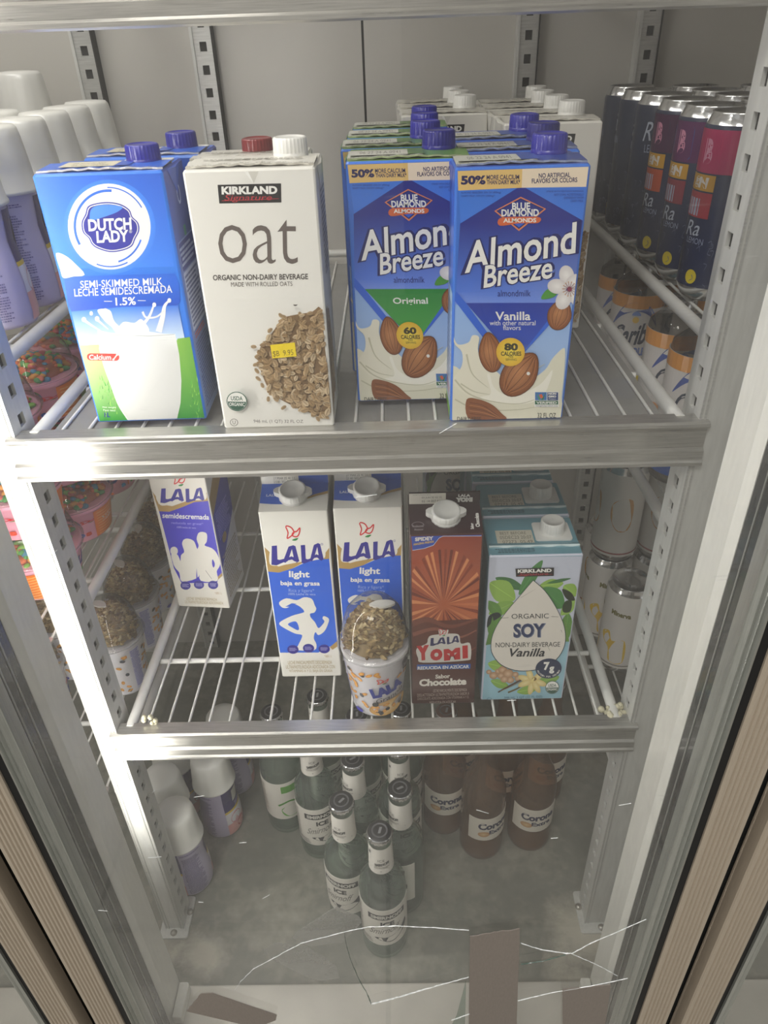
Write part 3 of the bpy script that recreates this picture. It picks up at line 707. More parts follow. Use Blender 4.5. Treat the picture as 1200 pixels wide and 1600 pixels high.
    T = Art(b, top_seam(b, W, D, H, hx('2f66cf'), hx('2f66cf')), U100)
    T.rect(16, 4, 60, 92, hx('ddd6bc')); T.text('09-2024 01 NO', 36, 36, 26, 22, hx('55534c')); T.text('0A-2021 PM7/ESL', 40, 70, 30, 20, hx('55534c'))
    T.rect(60.5, 4, 72, 92, hx('3a5fc0')); ears(b, W, D, H, hx('2a55c4'))
    body = b.build('carton_body', root)
    screw_cap(root, .023, .006, H + .0003, .0122, .0125, 'plastic_print', hx('2a2a96'))
    fl = MB().pole(rrect(.006, -.010, .041, .022, .003), H + .0002, H + .0012, 'plastic_print', WH); fl.build('spout_base', root)
    return root
MC = milk_carton(); MC.location = (-.1645, .054, ZT); MC.rotation_euler = (0, 0, .015)
tag(MC, 'front blue milk carton with an oval badge, left end of the top wire shelf', 'milk carton', 'blue screw-cap milk cartons')
dup(MC, (-.1535, .124, ZT), -.03, 'blue milk carton half hidden behind the front blue milk carton')

# ---- white oat carton
OAC = [(58, 205), (735, 180), (820, 1530), (245, 1560)]
def flake(A, x, y, r, a, c, rd):
    q = math.radians(a); P = []
    for i in range(9):
        t = 2 * math.pi * i / 9; X, Y = r * math.cos(t) * rd.uniform(.85, 1.1), r * .62 * math.sin(t) * rd.uniform(.85, 1.1)
        P.append((x + X * math.cos(q) - Y * math.sin(q), y + X * math.sin(q) + Y * math.cos(q)))
    A.poly(P, [c] * 4 + [tuple(k * .72 for k in c[:3]) + (1,)] * 5)
    A.line([(x - r * .7 * math.cos(q), y - r * .7 * math.sin(q)), (x + r * .7 * math.cos(q), y + r * .7 * math.sin(q))], r * .14, hx('7d6244'), r * .1)
def flakes(A, outline, n, r0, r1, seed, step_back=.7):
    rd = random.Random(seed); xs = [p[0] for p in outline]; ys = [p[1] for p in outline]
    def inside(x, y):
        c = False; j = len(outline) - 1
        for i in range(len(outline)):
            xi, yi = outline[i]; xj, yj = outline[j]
            if (yi > y) != (yj > y) and x < (xj - xi) * (y - yi) / (yj - yi) + xi: c = not c
            j = i
        return c
    A.poly(outline, hx('8d7150')); k = 0
    while k < n:
        x, y = rd.uniform(min(xs), max(xs)), rd.uniform(min(ys), max(ys))
        if not inside(x, y): continue
        A.o -= A.st * 1.5; flake(A, x, y, rd.uniform(r0, r1), rd.uniform(0, 180), rd.choice([hx('c9ad86'), hx('b89a70'), hx('d6bf9c'), hx('a88a62'), hx('bfa27a')]), rd); k += 1
def brand_box(A, x0, y0, x1, y1, t1='KIRKLAND', t2='Signature'):
    h = y1 - y0; w = x1 - x0
    A.poly([(x0, y0 + h * .06), (x1, y0 - h * .04), (x1, y1 - h * .04), (x0 + w * .02, y1 + h * .04)], hx('1d1b1c'))
    A.text(t1, (x0 + x1) / 2, y0 + h * .33, w * .88, h * .42, WH, rot=-1, bold=.05)
    if t2: A.text(t2, (x0 + x1) / 2 - w * .02, y0 + h * .76, w * .74, h * .40, hx('b8323c'), rot=-1, shear=.35); A.line([(x0 + w * .06, y1 - h * .10), (x0 + w * .5, y1 - h * .16), (x1 - w * .04, y1 - h * .24)], h * .025, hx('b8323c'))
def usda(A, x, y, r):
    A.ell(x, y, r, r * .95, hx('2f5c4a'), n=32); A.ell(x, y, r * .92, r * .87, WH, n=32); A.ell(x, y + r * .02, r * .88, r * .84, hx('2f5c4a'), n=20, a0=0, a1=180)
    A.text('USDA', x, y - r * .30, r * 1.15, r * .42, hx('2f5c4a'), bold=.02); A.text('ORGANIC', x, y + r * .28, r * 1.5, r * .34, WH, bold=.02)
def oat_carton(sticker, front_col='eceae3'):
    W, D, H = .0865, .062, .186
    root = empty('oat_carton', (0, 0, 0)); b = MB(); C = hx(front_col)
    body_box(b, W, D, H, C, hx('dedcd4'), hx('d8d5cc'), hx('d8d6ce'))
    A = Art(b, face(W, D, H), OAC)
    # top crease painted flat as a lit fold and a shaded fold
    A.poly([(375, 185), (420, 250), (400, 190)], hx('f7f6f1')); A.poly([(395, 185), (425, 252), (450, 188)], hx('d6d3ca'))
    brand_box(A, 232, 256, 568, 355)
    g = hx('6a605b')
    A.text('oat', 438, 556, 422, 232, g, bold=-.012)
    A.text('ORGANIC NON-DAIRY BEVERAGE', 448, 744, 508, 30, hx('4d4643'), rot=-1.5, bold=.018); A.text('MADE WITH ROLLED OATS', 454, 781, 328, 24, hx('6a625c'), rot=-1.5)
    flakes(A, blob([(560, 965), (640, 940), (720, 925), (768, 905), (785, 1100), (805, 1300), (817, 1450), (770, 1490), (690, 1465), (600, 1430), (500, 1370), (455, 1290), (430, 1200), (440, 1120), (500, 1050)], 3), 430, 15, 24, 2)
    rd = random.Random(8)
    for x, y in ((557, 940), (416, 1207), (428, 1282), (480, 1392), (522, 1394), (562, 1436), (408, 1110), (450, 1318), (497, 1020), (422, 1240), (425, 1160), (578, 950), (712, 925), (745, 1492), (765, 915), (590, 1005)): flake(A, x, y, 17, rd.uniform(0, 180), hx('b59a74'), rd)
    A.poly([(622, 880), (648, 880), (640, 887), (630, 888)], hx('5a5550'))
    A.rect(446, 1385, 450, 1388, hx('aaa'*2)); 
    usda(A, 310, 1408, 56)
    A.ell(292, 1523, 22, 20, hx('5a534f'), hole=.86); A.text('U', 292, 1523, 16, 20, hx('5a534f'))
    A.text('946 mL (1 QT) 32 FL OZ', 532, 1513, 268, 22, hx('5a534f'), rot=-1.2)
    if sticker:
        A.poly([(497, 1098), (628, 1082), (637, 1156), (507, 1170)], hx('f3d726')); A.text('$B  9.95', 565, 1142, 110, 34, hx('77661a'), rot=-6)
    R = Art(b, face(W, D, H, 'right'), U100)
    flakes(R, [(0, 50), (40, 54), (60, 70), (55, 88), (0, 96)], 90, 3.6, 5.5, 4); R.micro(30, 8, 90, 40, 16, hx('77706a'), 3)
    T = Art(b, top_seam(b, W, D, H, hx('dfdcd2'), hx('dfdcd2'), hx('c9c5ba')), U100); T.micro(10, 30, 90, 60, 2, hx('8d877c'), 4)
    ears(b, W, D, H, C); b.build('carton_body', root)
    screw_cap(root, .0235, .010, H + .0006, .0122, .0130, 'plastic_print', hx('ecebe6'))
    return root
OC = oat_carton(True); OC.location = (-.0590, .0375, ZT)
tag(OC, 'white oat drink carton with a yellow price sticker over its heap of oat flakes', 'oat drink carton')
OC2 = oat_carton(False, 'e4e1d8'); G = 'plain white oat cartons standing at the rear right'
OC2.location = (.1765, .243, ZT); tag(OC2, 'front white oat carton of the right rear row, behind the blue vanilla almond cartons', 'oat drink carton', G)
dup(OC2, (.1755, .309, ZT), .02, 'second white oat carton from the front in the right rear row', G)
dup(OC2, (.1735, .375, ZT), 0, 'third white oat carton from the front in the right rear row', G)
dup(OC2, (.0880, .346, ZT), 0, 'front white oat carton of the left rear row, behind the almond cartons with green tops', G)
dup(OC2, (.0870, .411, ZT), .02, 'second white oat carton from the front in the left rear row', G)
dup(OC2, (.0860, .476, ZT), 0, 'rearmost white oat carton of the left rear row', G)
dup(OC2, (.1775, .441, ZT), -.02, 'rearmost white oat carton of the right rear row', G)
hid = dup(MC, (-.0720, .104, ZT - .004), 0, 'carton with a dull red cap, nearly hidden behind the stickered oat carton'); hid['group'] = ''; del hid['group']; hid['category'] = 'drink carton'
for ch in hid.children:
    if 'screw_cap' in ch.name:
        me = ch.data.copy(); ch.data = me; ch.location.x = .004
        for q in me.color_attributes['Col'].data: q.color = hx('8e2f33')
    else: ch.data = next(k for k in OC2.children if 'carton_body' in k.name).data if 'carton_body' in ch.name else ch.data

# ---- almond cartons
VAC = [(75, 275), (740, 262), (602, 1520), (45, 1537)]
def almond_carton(kind):
    W, D, H = .0880, .0635, .182; orig = kind == 'orig'
    root = empty('almond_drink_carton', (0, 0, 0)); b = MB(); nv = hx('202b8c')
    top = hx('5f8a3c') if orig else hx('2f4fb4')
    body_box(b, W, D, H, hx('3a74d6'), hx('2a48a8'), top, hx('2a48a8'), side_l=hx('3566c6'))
    A = Art(b, face(W, D, H), VAC)
    A.poly([(75, 275), (740, 262), (725, 530), (90, 540)], [hx('3b78dc'), hx('3b72d8'), hx('3f7ee6'), hx('3f7ee6')])
    A.poly([(65, 880), (668, 880), (602, 1520), (45, 1537)], [hx('8fb6f0'), hx('8fb6f0'), hx('b4cdf2'), hx('b4cdf2')])
    A.poly([(400, 352), (725, 530), (672, 905), (655, 950), (60, 950), (66, 880), (88, 540)], [nv, nv, hx('4f7be2'), hx('7d9cf0'), hx('7d9cf0'), hx('4f7be2'), nv])
    A.poly([(75, 275), (405, 268), (402, 363), (78, 374)], hx('e6c27a')); A.poly([(405, 268), (740, 262), (728, 362), (402, 363)], hx('f1dfc6'))
    A.text('50%', 155, 322, 126, 46, hx('26235a'), bold=.05); A.text('MORE CALCIUM', 306, 309, 166, 24, hx('26235a'), bold=.02); A.text('THAN DAIRY MILK*', 309, 333, 170, 23, hx('26235a'), bold=.02)
    A.text('NO ARTIFICIAL', 568, 302, 160, 24, hx('26235a'), rot=-1, bold=.02); A.text('FLAVORS OR COLORS', 568, 328, 230, 24, hx('26235a'), rot=-1, bold=.02)
    A.text('ALMOND BREEZE®: 35% DV (450mg)', 194, 386, 204, 13, hx('1f3c98')); A.text('DAIRY MILK: 25% DV (300mg)*', 180, 402, 172, 13, hx('1f3c98'))
    for i, (t, w) in enumerate((('†MADE WITH DELICIOUS ALMONDS,', 190), ('NOT COWS. NUTRITIONALLY', 150), ('DIFFERENT FROM', 100), ('DAIRY MILK.', 66))): A.text(t, 716 - w / 2, 384 + i * 16, w, 12, hx('1f3c98'))
    # maker's diamond
    A.poly([(397, 408), (526, 470), (388, 580), (262, 478)], hx('e0855a')); A.poly([(397, 415), (516, 470), (388, 570), (272, 478)], hx('16206e')); A.poly([(397, 421), (506, 471), (388, 562), (282, 478)], hx('2f5fd0'))
    A.poly([(397, 421), (506, 471), (470, 505), (320, 510), (282, 478)], hx('1d2a86'))
    A.text('BLUE', 399, 455, 92, 36, WH, bold=.03); A.text('DIAMOND', 394, 488, 190, 36, WH, bold=.03)
    A.poly(blob([(292, 514), (390, 508), (492, 512), (484, 540), (390, 541), (290, 552)], 4), hx('d9683a')); A.text('ALMONDS', 392, 526, 168, 22, WH, bold=.03)
    for t, x, y, w, h in (('Almond', 396, 664, 572, 156), ('Breeze', 386, 786, 352, 112)):
        for off, c in ((.075, hx('151c66')), (.018, hx('f4f3ee'))):
            k = 1.08 if off > .05 else 1.0
            A.text(t, x, y, w * k, h * k, c, rot=-10 if t == 'Almond' else -8, shear=.22, bold=off)
    A.text('almondmilk', 364, 893, 168, 32, hx('1c2a7c'))
    tri = [hx('2a8c3e'), hx('2a8c3e'), hx('4fae4a')] if orig else [hx('1f3aa6'), hx('1f3aa6'), hx('2c55cc')]
    A.poly([(66, 880), (118, 942), (300, 1190), (262, 1190), (60, 930)], hx('2b66dc')); A.poly([(655, 930), (420, 1190), (400, 1190), (606, 942), (668, 880)], hx('2b66dc'))
    A.poly([(118, 942), (606, 942), (375, 1235)], tri)
    if orig: A.text('Original', 362, 1010, 190, 44, WH, bold=.02)
    else:
        A.text('Vanilla', 358, 1008, 180, 44, WH, bold=.02); A.text('with other natural', 356, 1043, 234, 24, WH); A.text('flavors', 353, 1067, 90, 24, WH)
    # flower with its almond at the right edge
    A.poly(blob([(502, 922), (525, 880), (572, 862), (590, 885), (560, 915)], 4), hx('4e9a3a')); 
    almond(A, 596, 1000, 62, 82, 18, seed=3)
    for a in range(5):
        q = math.radians(-100 + 72 * a); px, py = 640 + 58 * math.cos(q), 868 + 66 * math.sin(q)
        if px > 690: px = 672
        A.ell(px, py, 50, 38, hx('dcd6d6'), rot=-100 + 72 * a, n=18, col2=hx('faf7f5'))
    for a in range(14):
        q = math.radians(a * 26); A.line([(645, 872), (645 + 34 * math.cos(q), 872 + 36 * math.sin(q))], 2.2, hx('7c2d48')); A.ell(645 + 34 * math.cos(q), 872 + 36 * math.sin(q), 3, 3, hx('c98a3c'), n=6)
    A.ell(645, 872, 12, 13, hx('8c3450'), n=12)
    # milk splash
    cr = hx('ece8d6'); cd = hx('c9c6ae')
    A.poly(blob([(48, 1290), (60, 1262), (100, 1290), (170, 1340), (300, 1360), (440, 1330), (520, 1280), (560, 1220), (612, 1170), (624, 1190), (618, 1300), (606, 1420), (602, 1520), (48, 1537)], 4), hx('e6e3cf'))
    A.poly(blob([(50, 1105), (75, 1150), (130, 1140), (150, 1105), (185, 1115), (180, 1190), (240, 1260), (300, 1320), (260, 1400), (150, 1420), (70, 1370), (50, 1330), (95, 1260), (96, 1190), (60, 1150)], 4), cr)
    A.poly(blob([(225, 1310), (240, 1305), (262, 1370), (330, 1410), (400, 1400), (405, 1345), (415, 1345), (418, 1390), (500, 1350), (560, 1280), (520, 1400), (430, 1450), (280, 1450), (190, 1420), (245, 1400)], 4), hx('f6f3e6'))
    for P, w in (([(60, 1330), (130, 1400), (250, 1440), (400, 1450), (540, 1400)], 9), ([(120, 1200), (150, 1300), (230, 1370)], 10), ([(60, 1430), (180, 1480), (400, 1480), (560, 1440)], 8), ([(300, 1330), (420, 1300), (520, 1250)], 7), ([(90, 1350), (160, 1390), (240, 1405)], 8)): A.line(curve(P), w, cd, 2)
    almond(A, 243, 1190, 62, 104, -8, seed=5); almond(A, 393, 1300, 88, 130, 38, seed=6); 
    A.poly(blob([(120, 1430), (180, 1428), (250, 1455), (300, 1500), (322, 1530), (200, 1533), (125, 1520)], 4), hx('8c5230')); 
    for k in range(5): A.line(curve([(135, 1445 + k * 14), (210, 1462 + k * 12), (290, 1520 + k * 2)]), 3, hx('b87a4c') if k % 2 else hx('67371a'))
    A.ell(436, 1297, 9, 9, WH, n=12)
    A.ell(345, 1188, 73, 72, hx('e8b62c'), n=32, col2=hx('f7e24c')); A.text('80' if not orig else '60', 348, 1162, 70, 38, hx('3a3413'), bold=.05); A.text('CALORIES', 348, 1196, 104, 22, hx('3a3413'), bold=.03)
    A.text('PER', 348, 1212, 24, 11, hx('3a3413')); A.text('SERVING', 348, 1226, 56, 11, hx('3a3413'))
    A.rect(467, 1388, 592, 1466, WH); A.rect(471, 1391, 530, 1432, hx('3f77b8')); A.rect(533, 1391, 588, 1432, hx('24407c')); A.rect(470, 1434, 588, 1453, hx('2f6d50'))
    A.poly([(478, 1396), (500, 1428), (492, 1430)], hx('5fa043')); A.poly([(490, 1404), (505, 1400), (512, 1416), (500, 1424)], hx('d9653a')); A.poly([(524, 1394), (502, 1430), (512, 1430)], hx('2c7a44'))
    A.text('NON', 558, 1398, 40, 11, WH, bold=.05); A.text('GMO', 558, 1412, 40, 11, WH, bold=.05); A.text('Project', 558, 1425, 36, 8, WH); A.text('VERIFIED', 529, 1444, 104, 12, WH, bold=.03); A.text('nongmoproject.org', 530, 1460, 110, 8, hx('24407c'))
    A.text('DAIRY-FREE', 132, 1528, 122, 20, hx('2a2a2a')); A.text('32 FL OZ', 530, 1508, 94, 24, hx('2a2a2a'))
    if orig: A.text('(1 QT) 946 mL', 500, 1532, 130, 20, hx('2a2a2a'))
    L = Art(b, face(W, D, H, 'left'), U100)
    L.poly([(0, 0), (100, 0), (100, 45), (0, 45)], hx('2f63cc')); L.rect(0, 45, 100, 100, hx('a9c3ea')); L.micro(8, 50, 92, 84, 16, hx('44589c'), 2); L.micro(8, 86, 92, 92, 3, hx('c44b6f'), 2); L.rect(0, 95, 100, 100, hx('7cb53e')); L.rect(0, 0, 100, 9, hx('6d8f48') if orig else hx('3558b4'))
    R = Art(b, face(W, D, H, 'right'), U100); R.rect(0, 0, 100, 8, hx('e2cfa6')); R.micro(10, 12, 90, 90, 36, hx('6f8fd8'), 5)
    e = hx('a8b08c') if orig else hx('9aa3b8')
    T = Art(b, top_seam(b, W, D, H, hx('c6c8bc'), hx('5f8a3c') if orig else hx('2f4a9c'), e), U100)
    T.rect(2, 6, 50, 96, hx('c9c9bf')); T.text('06 22 24 A 0941', 27, 50, 34, 46, hx('6b6a64')); T.rect(50, 6, 64, 96, hx('3f5aa8') if not orig else hx('557a3c'))
    ears(b, W, D, H, top); b.build('carton_body', root)
    screw_cap(root, .0235, .008, H + .0010, .0125, .0135, 'plastic_print', hx('2b2a98'))
    MB().lathe([(.0118, 0), (.0118, .003)], 'plastic_print', 24, WH).build('spout_neck', root).location = (.0235, .008, H)
    return root
AO = almond_carton('orig'); G = 'almond drink cartons with a green panel'
AO.location = (.0455, .082, ZT); tag(AO, 'front almond drink carton with the green panel and a 60 in its yellow circle', 'almond drink carton', G)
dup(AO, (.0385, .147, ZT), .01, 'second green-panel almond carton from the front', G)
dup(AO, (.0405, .2115, ZT), 0, 'third green-panel almond carton from the front', G); dup(AO, (.0430, .2765, ZT), -.01, 'rearmost of the four green-panel almond cartons', G)
AV = almond_carton('van'); G = 'almond drink cartons with a navy panel'
AV.location = (.1190, .041, ZT); tag(AV, 'front almond drink carton with the navy panel and an 80 in its yellow circle', 'almond drink carton', G)
dup(AV, (.1265, .107, ZT), 0, 'middle of the three navy-panel almond cartons', G); dup(AV, (.1225, .173, ZT), .02, 'rearmost of the three navy-panel almond cartons', G)

# ---------------------------------------------------------------- gable-top cartons
GW, GD, GZ, GC, GT = .0665, .070, .2215, .2325, .2440
def gable_body(b, front, side, slopec, finc, back=None):
    W, D = GW, GD; r = .0012
    body_box(b, W, D, GZ, front, side, slopec, back or side, r, pinch=.0002)
    x = W / 2 - .0003; y = D / 2 - .0003
    F = lambda vs, c: b.add(vs, [tuple(range(len(vs)))], 'carton_print', c)
    F([(-x, -y, GZ), (x, -y, GZ), (x, -.0012, GC), (-x, -.0012, GC)], slopec); F([(x, y, GZ), (-x, y, GZ), (-x, .0012, GC), (x, .0012, GC)], slopec)
    for s in (-1, 1):
        F([(s * x, -y, GZ), (s * x, y, GZ), (s * (x - .010), 0, GZ + .002)], side); F([(s * x, -y, GZ), (s * (x - .010), 0, GZ + .002), (s * x, -.0012, GC)], slopec); F([(s * x, y, GZ), (s * (x - .010), 0, GZ + .002), (s * x, .0012, GC)], slopec)
    b.box(-x, x, -.0014, .0014, GC - .001, GT, 'carton_print', finc)
gslope = lambda u, v, o: (-GW / 2 + .0005 + u * (GW - .001), -GD / 2 + .0006 + v * (GD / 2 - .0022) , GZ + v * (GC - GZ) + o)
gfin = lambda u, v, o: (-GW / 2 + .0005 + u * (GW - .001), -.0014 - o, GC + v * (GT - GC))
def gable_top(b, main, cut, slopeart, date=True):
    S = Art(b, gslope, U100); S.poly([(0, 0), (100, 0), (100, 30), (80, 42), (62, 60), (40, 76), (18, 74), (0, 70)], main)
    F = Art(b, gfin, U100); F.rect(0, 0, 56, 100, hx('e2e0d8')); F.rect(56, 0, 100, 100, main); F.text('Lote y Caducidad', 20, 18, 32, 12, hx('3b3a60')); F.text('27 MAR 25 40 03', 34, 46, 32, 24, hx('55534f')); F.text('21 41 501 BOLE52', 36, 80, 36, 24, hx('55534f'))
    return S, F
LIC = [(660, 262), (1047, 250), (1110, 1150), (765, 1160)]
def light_carton():
    root = empty('milk_carton', (0, 0, 0)); b = MB(); W0 = hx('eceae2'); BL = hx('2a62d8'); gd = hx('b8975a'); pu = hx('2f2a92')
    gable_body(b, W0, W0, W0, W0)
    A = Art(b, face(GW, GD, GZ, m=.0013), LIC)
    A.poly([(677, 440), (712, 468), (705, 520), (760, 545), (880, 512), (1010, 500), (1035, 470), (1060, 440), (1060, 505), (985, 508), (900, 525), (820, 565), (740, 582), (692, 575)], gd)
    A.poly([(692, 573), (760, 578), (840, 555), (920, 520), (1000, 503), (1058, 500), (1095, 960), (1095, 975), (1040, 990), (980, 1022), (748, 1025)], [BL] * 6 + [hx('2f6ae0')] * 5)
    A.poly([(1095, 955), (1098, 985), (1065, 1005), (1050, 990)], gd)
    A.poly(blob([(716, 455), (760, 440), (1000, 418), (1028, 430), (1035, 490), (985, 506), (880, 520), (760, 540), (708, 530)], 4), W0)
    lala(A, 718, 415, 1026, 545, pu, W0, halo=False); A.ell(1018, 421, 6, 6, pu, hole=.7)
    A.text('light', 880, 590, 122, 46, WH, bold=.03); A.text('baja en grasa', 884, 638, 232, 32, WH, bold=.025); A.text('Rica y ligera*', 890, 676, 152, 24, hx('9fb9f0')); A.text('100% Leche de vaca', 892, 694, 160, 13, hx('b9ccf5'))
    A.poly(blob([(755, 742), (800, 718), (860, 728), (905, 711), (950, 720), (966, 755), (975, 775), (962, 796), (938, 802), (940, 822), (965, 850), (983, 882), (1003, 870), (1022, 845), (1010, 828), (1020, 815), (1047, 828), (1045, 852), (1020, 900), (983, 922), (966, 905), (955, 940), (970, 975), (955, 1008), (850, 1008), (858, 985), (880, 945), (884, 922), (845, 915), (790, 890), (752, 865), (765, 845), (830, 815), (885, 800), (903, 790), (880, 765), (845, 752), (800, 772), (770, 768)], 3), W0)
    A.poly(blob([(802, 862), (850, 846), (868, 880), (862, 896), (835, 885)], 3), BL); A.poly([(790, 765), (830, 745), (860, 748), (820, 765)], BL)
    for x, y in ((828, 1005), (922, 997), (1016, 1000)): A.ell(x, y, 34, 25, pu); A.micro(x - 22, y - 10, x + 22, y + 10, 3, hx('a9a4d8'), int(x))
    A.text('*100% 1 L', 1038, 1041, 44, 14, gd); 
    for i, t in enumerate(('LECHE PARCIALMENTE DESCREMADA', 'ULTRAPASTEURIZADA ADICIONADA CON', 'VITAMINAS A Y D, BAJA EN GRASA')): A.text(t, 928 + i * 2, 1078 + i * 25, (266, 296, 262)[i], 20, hx('b8a67c'), rot=-1)
    S, F = gable_top(b, hx('2f5fc8'), None, None)
    S.text('LALA', 17, 42, 17, 9, hx('c5d2f0'), bold=.04); S.poly([(100, 30), (80, 42), (62, 60), (70, 58), (84, 48), (100, 40)], gd)
    R = Art(b, face(GW, GD, GZ, 'right'), U100); R.poly([(0, 35), (100, 22), (100, 68), (0, 86)], hx('2f2f90')); R.micro(12, 38, 88, 64, 14, hx('8f8fd0'), 3); R.poly([(0, 20), (100, 8), (100, 22), (0, 35)], gd); R.micro(10, 72, 92, 96, 12, hx('b0a07c'), 4)
    Lf = Art(b, face(GW, GD, GZ, 'left'), U100); Lf.poly([(0, 30), (100, 36), (100, 86), (0, 80)], BL)
    b.build('carton_body', root)
    screw_cap(root, -.0005, -.0165, GZ + .0062, .0140, .0095, 'plastic_print', hx('e6e6e3'), tilt=.27, wings=True, fl=32)
    return root
ML = light_carton(); G = 'blue and white gable-top milk cartons'
ML.location = (-.0680, .109, ZM); tag(ML, 'left of the two front gable-top cartons showing a white runner on blue', 'milk carton', G)
dup(ML, (.0035, .112, ZM), 0, 'gable-top milk carton standing behind the granola-topped cup, middle of the shelf', G)
dup(ML, (-.0665, .182, ZM), 0, 'gable-top carton directly behind the left white-runner carton', G); dup(ML, (.0060, .184, ZM), 0, 'gable-top carton behind the one that the granola cup covers', G)
SEC = [(-40, -50), (328, -55), (490, 787), (195, 785)]
def semi_carton():
    root = empty('milk_carton', (0, 0, 0)); b = MB(); W0 = hx('e9e5da'); BL = hx('3a2fc0'); gd = hx('b08f55'); pu = hx('2f2a92')
    gable_body(b, W0, W0, W0, W0)
    A = Art(b, face(GW, GD, GZ, m=.0013), SEC)
    A.poly([(22, 170), (60, 215), (62, 240), (150, 250), (250, 215), (360, 205), (372, 160), (386, 212), (290, 225), (200, 262), (110, 288), (66, 282)], gd)
    A.poly([(66, 282), (130, 283), (210, 255), (290, 222), (384, 212), (460, 605), (430, 640), (425, 660), (230, 668), (205, 665), (160, 590)], BL)
    A.poly([(460, 605), (464, 622), (425, 648), (420, 636)], gd)
    A.poly(blob([(66, 170), (340, 130), (362, 150), (362, 205), (250, 212), (150, 238), (72, 245)], 4), W0)
    lala(A, 74, 136, 356, 240, pu, W0, halo=False); A.ell(330, 140, 5, 5, pu, hole=.7)
    A.text('semidescremada', 236, 304, 296, 30, WH, bold=.02); A.text('reducida en grasa*', 245, 345, 200, 18, hx('9f9af0')); A.text('100% leche de vaca', 240, 367, 120, 10, hx('b9b5f5'))
    A.poly(blob([(315, 395), (345, 388), (368, 400), (366, 440), (352, 462), (395, 475), (425, 500), (446, 548), (440, 575), (424, 600), (425, 650), (325, 652), (318, 600), (303, 560), (300, 500), (315, 465), (303, 430)], 3), W0)
    A.poly(blob([(250, 428), (285, 440), (300, 470), (318, 520), (322, 600), (300, 640), (210, 660), (195, 615), (170, 590), (155, 560), (175, 548), (200, 555), (205, 520), (225, 500), (212, 460), (222, 435)], 3), W0)
    A.ell(162, 498, 24, 23, W0); A.poly(blob([(145, 515), (180, 515), (200, 550), (215, 600), (180, 590), (155, 560)], 3), W0)
    A.poly(blob([(400, 535), (414, 560), (405, 580), (396, 560)], 3), BL); A.poly([(300, 585), (306, 640), (298, 640)], BL)
    A.line([(355, 596), (392, 640)], 2, hx('5a5a5a'))
    for x, y in ((232, 680), (314, 673), (400, 671)): A.ell(x, y, 31, 22, pu); A.micro(x - 20, y - 9, x + 20, y + 9, 3, hx('a9a4d8'), int(x))
    A.text('*100% 1 L', 430, 713, 44, 12, gd)
    for i, t in enumerate(('LECHE SEMIDESCREMADA', 'ULTRAPASTEURIZADA ADICIONADA')): A.text(t, 330 + i * 14, 746 + i * 18, (186, 230)[i], 14, hx('b8a67c'))
    R = Art(b, face(GW, GD, GZ, 'right'), U100); R.poly([(0, 26), (100, 2), (100, 22), (0, 40)], gd); R.poly([(0, 38), (100, 18), (100, 52), (0, 72)], hx('3a3aa8'))
    R.micro(12, 38, 84, 56, 12, hx('8f8fe0'), 3); R.micro(10, 66, 92, 96, 14, hx('b0a07c'), 4); R.ell(35, 58, 12, 3, gd)
    gable_top(b, hx('3a33b0'), None, None); b.build('carton_body', root)
    screw_cap(root, -.0005, -.0165, GZ + .0062, .0140, .0095, 'plastic_print', hx('e6e6e3'), tilt=.27, wings=True, fl=32)
    return root
MS = semi_carton(); MS.location = (-.2115, .231, ZM); MS.rotation_euler = (0, 0, -.10)
tag(MS, 'violet-blue gable-top milk carton with a white family silhouette, left on the middle shelf', 'milk carton')

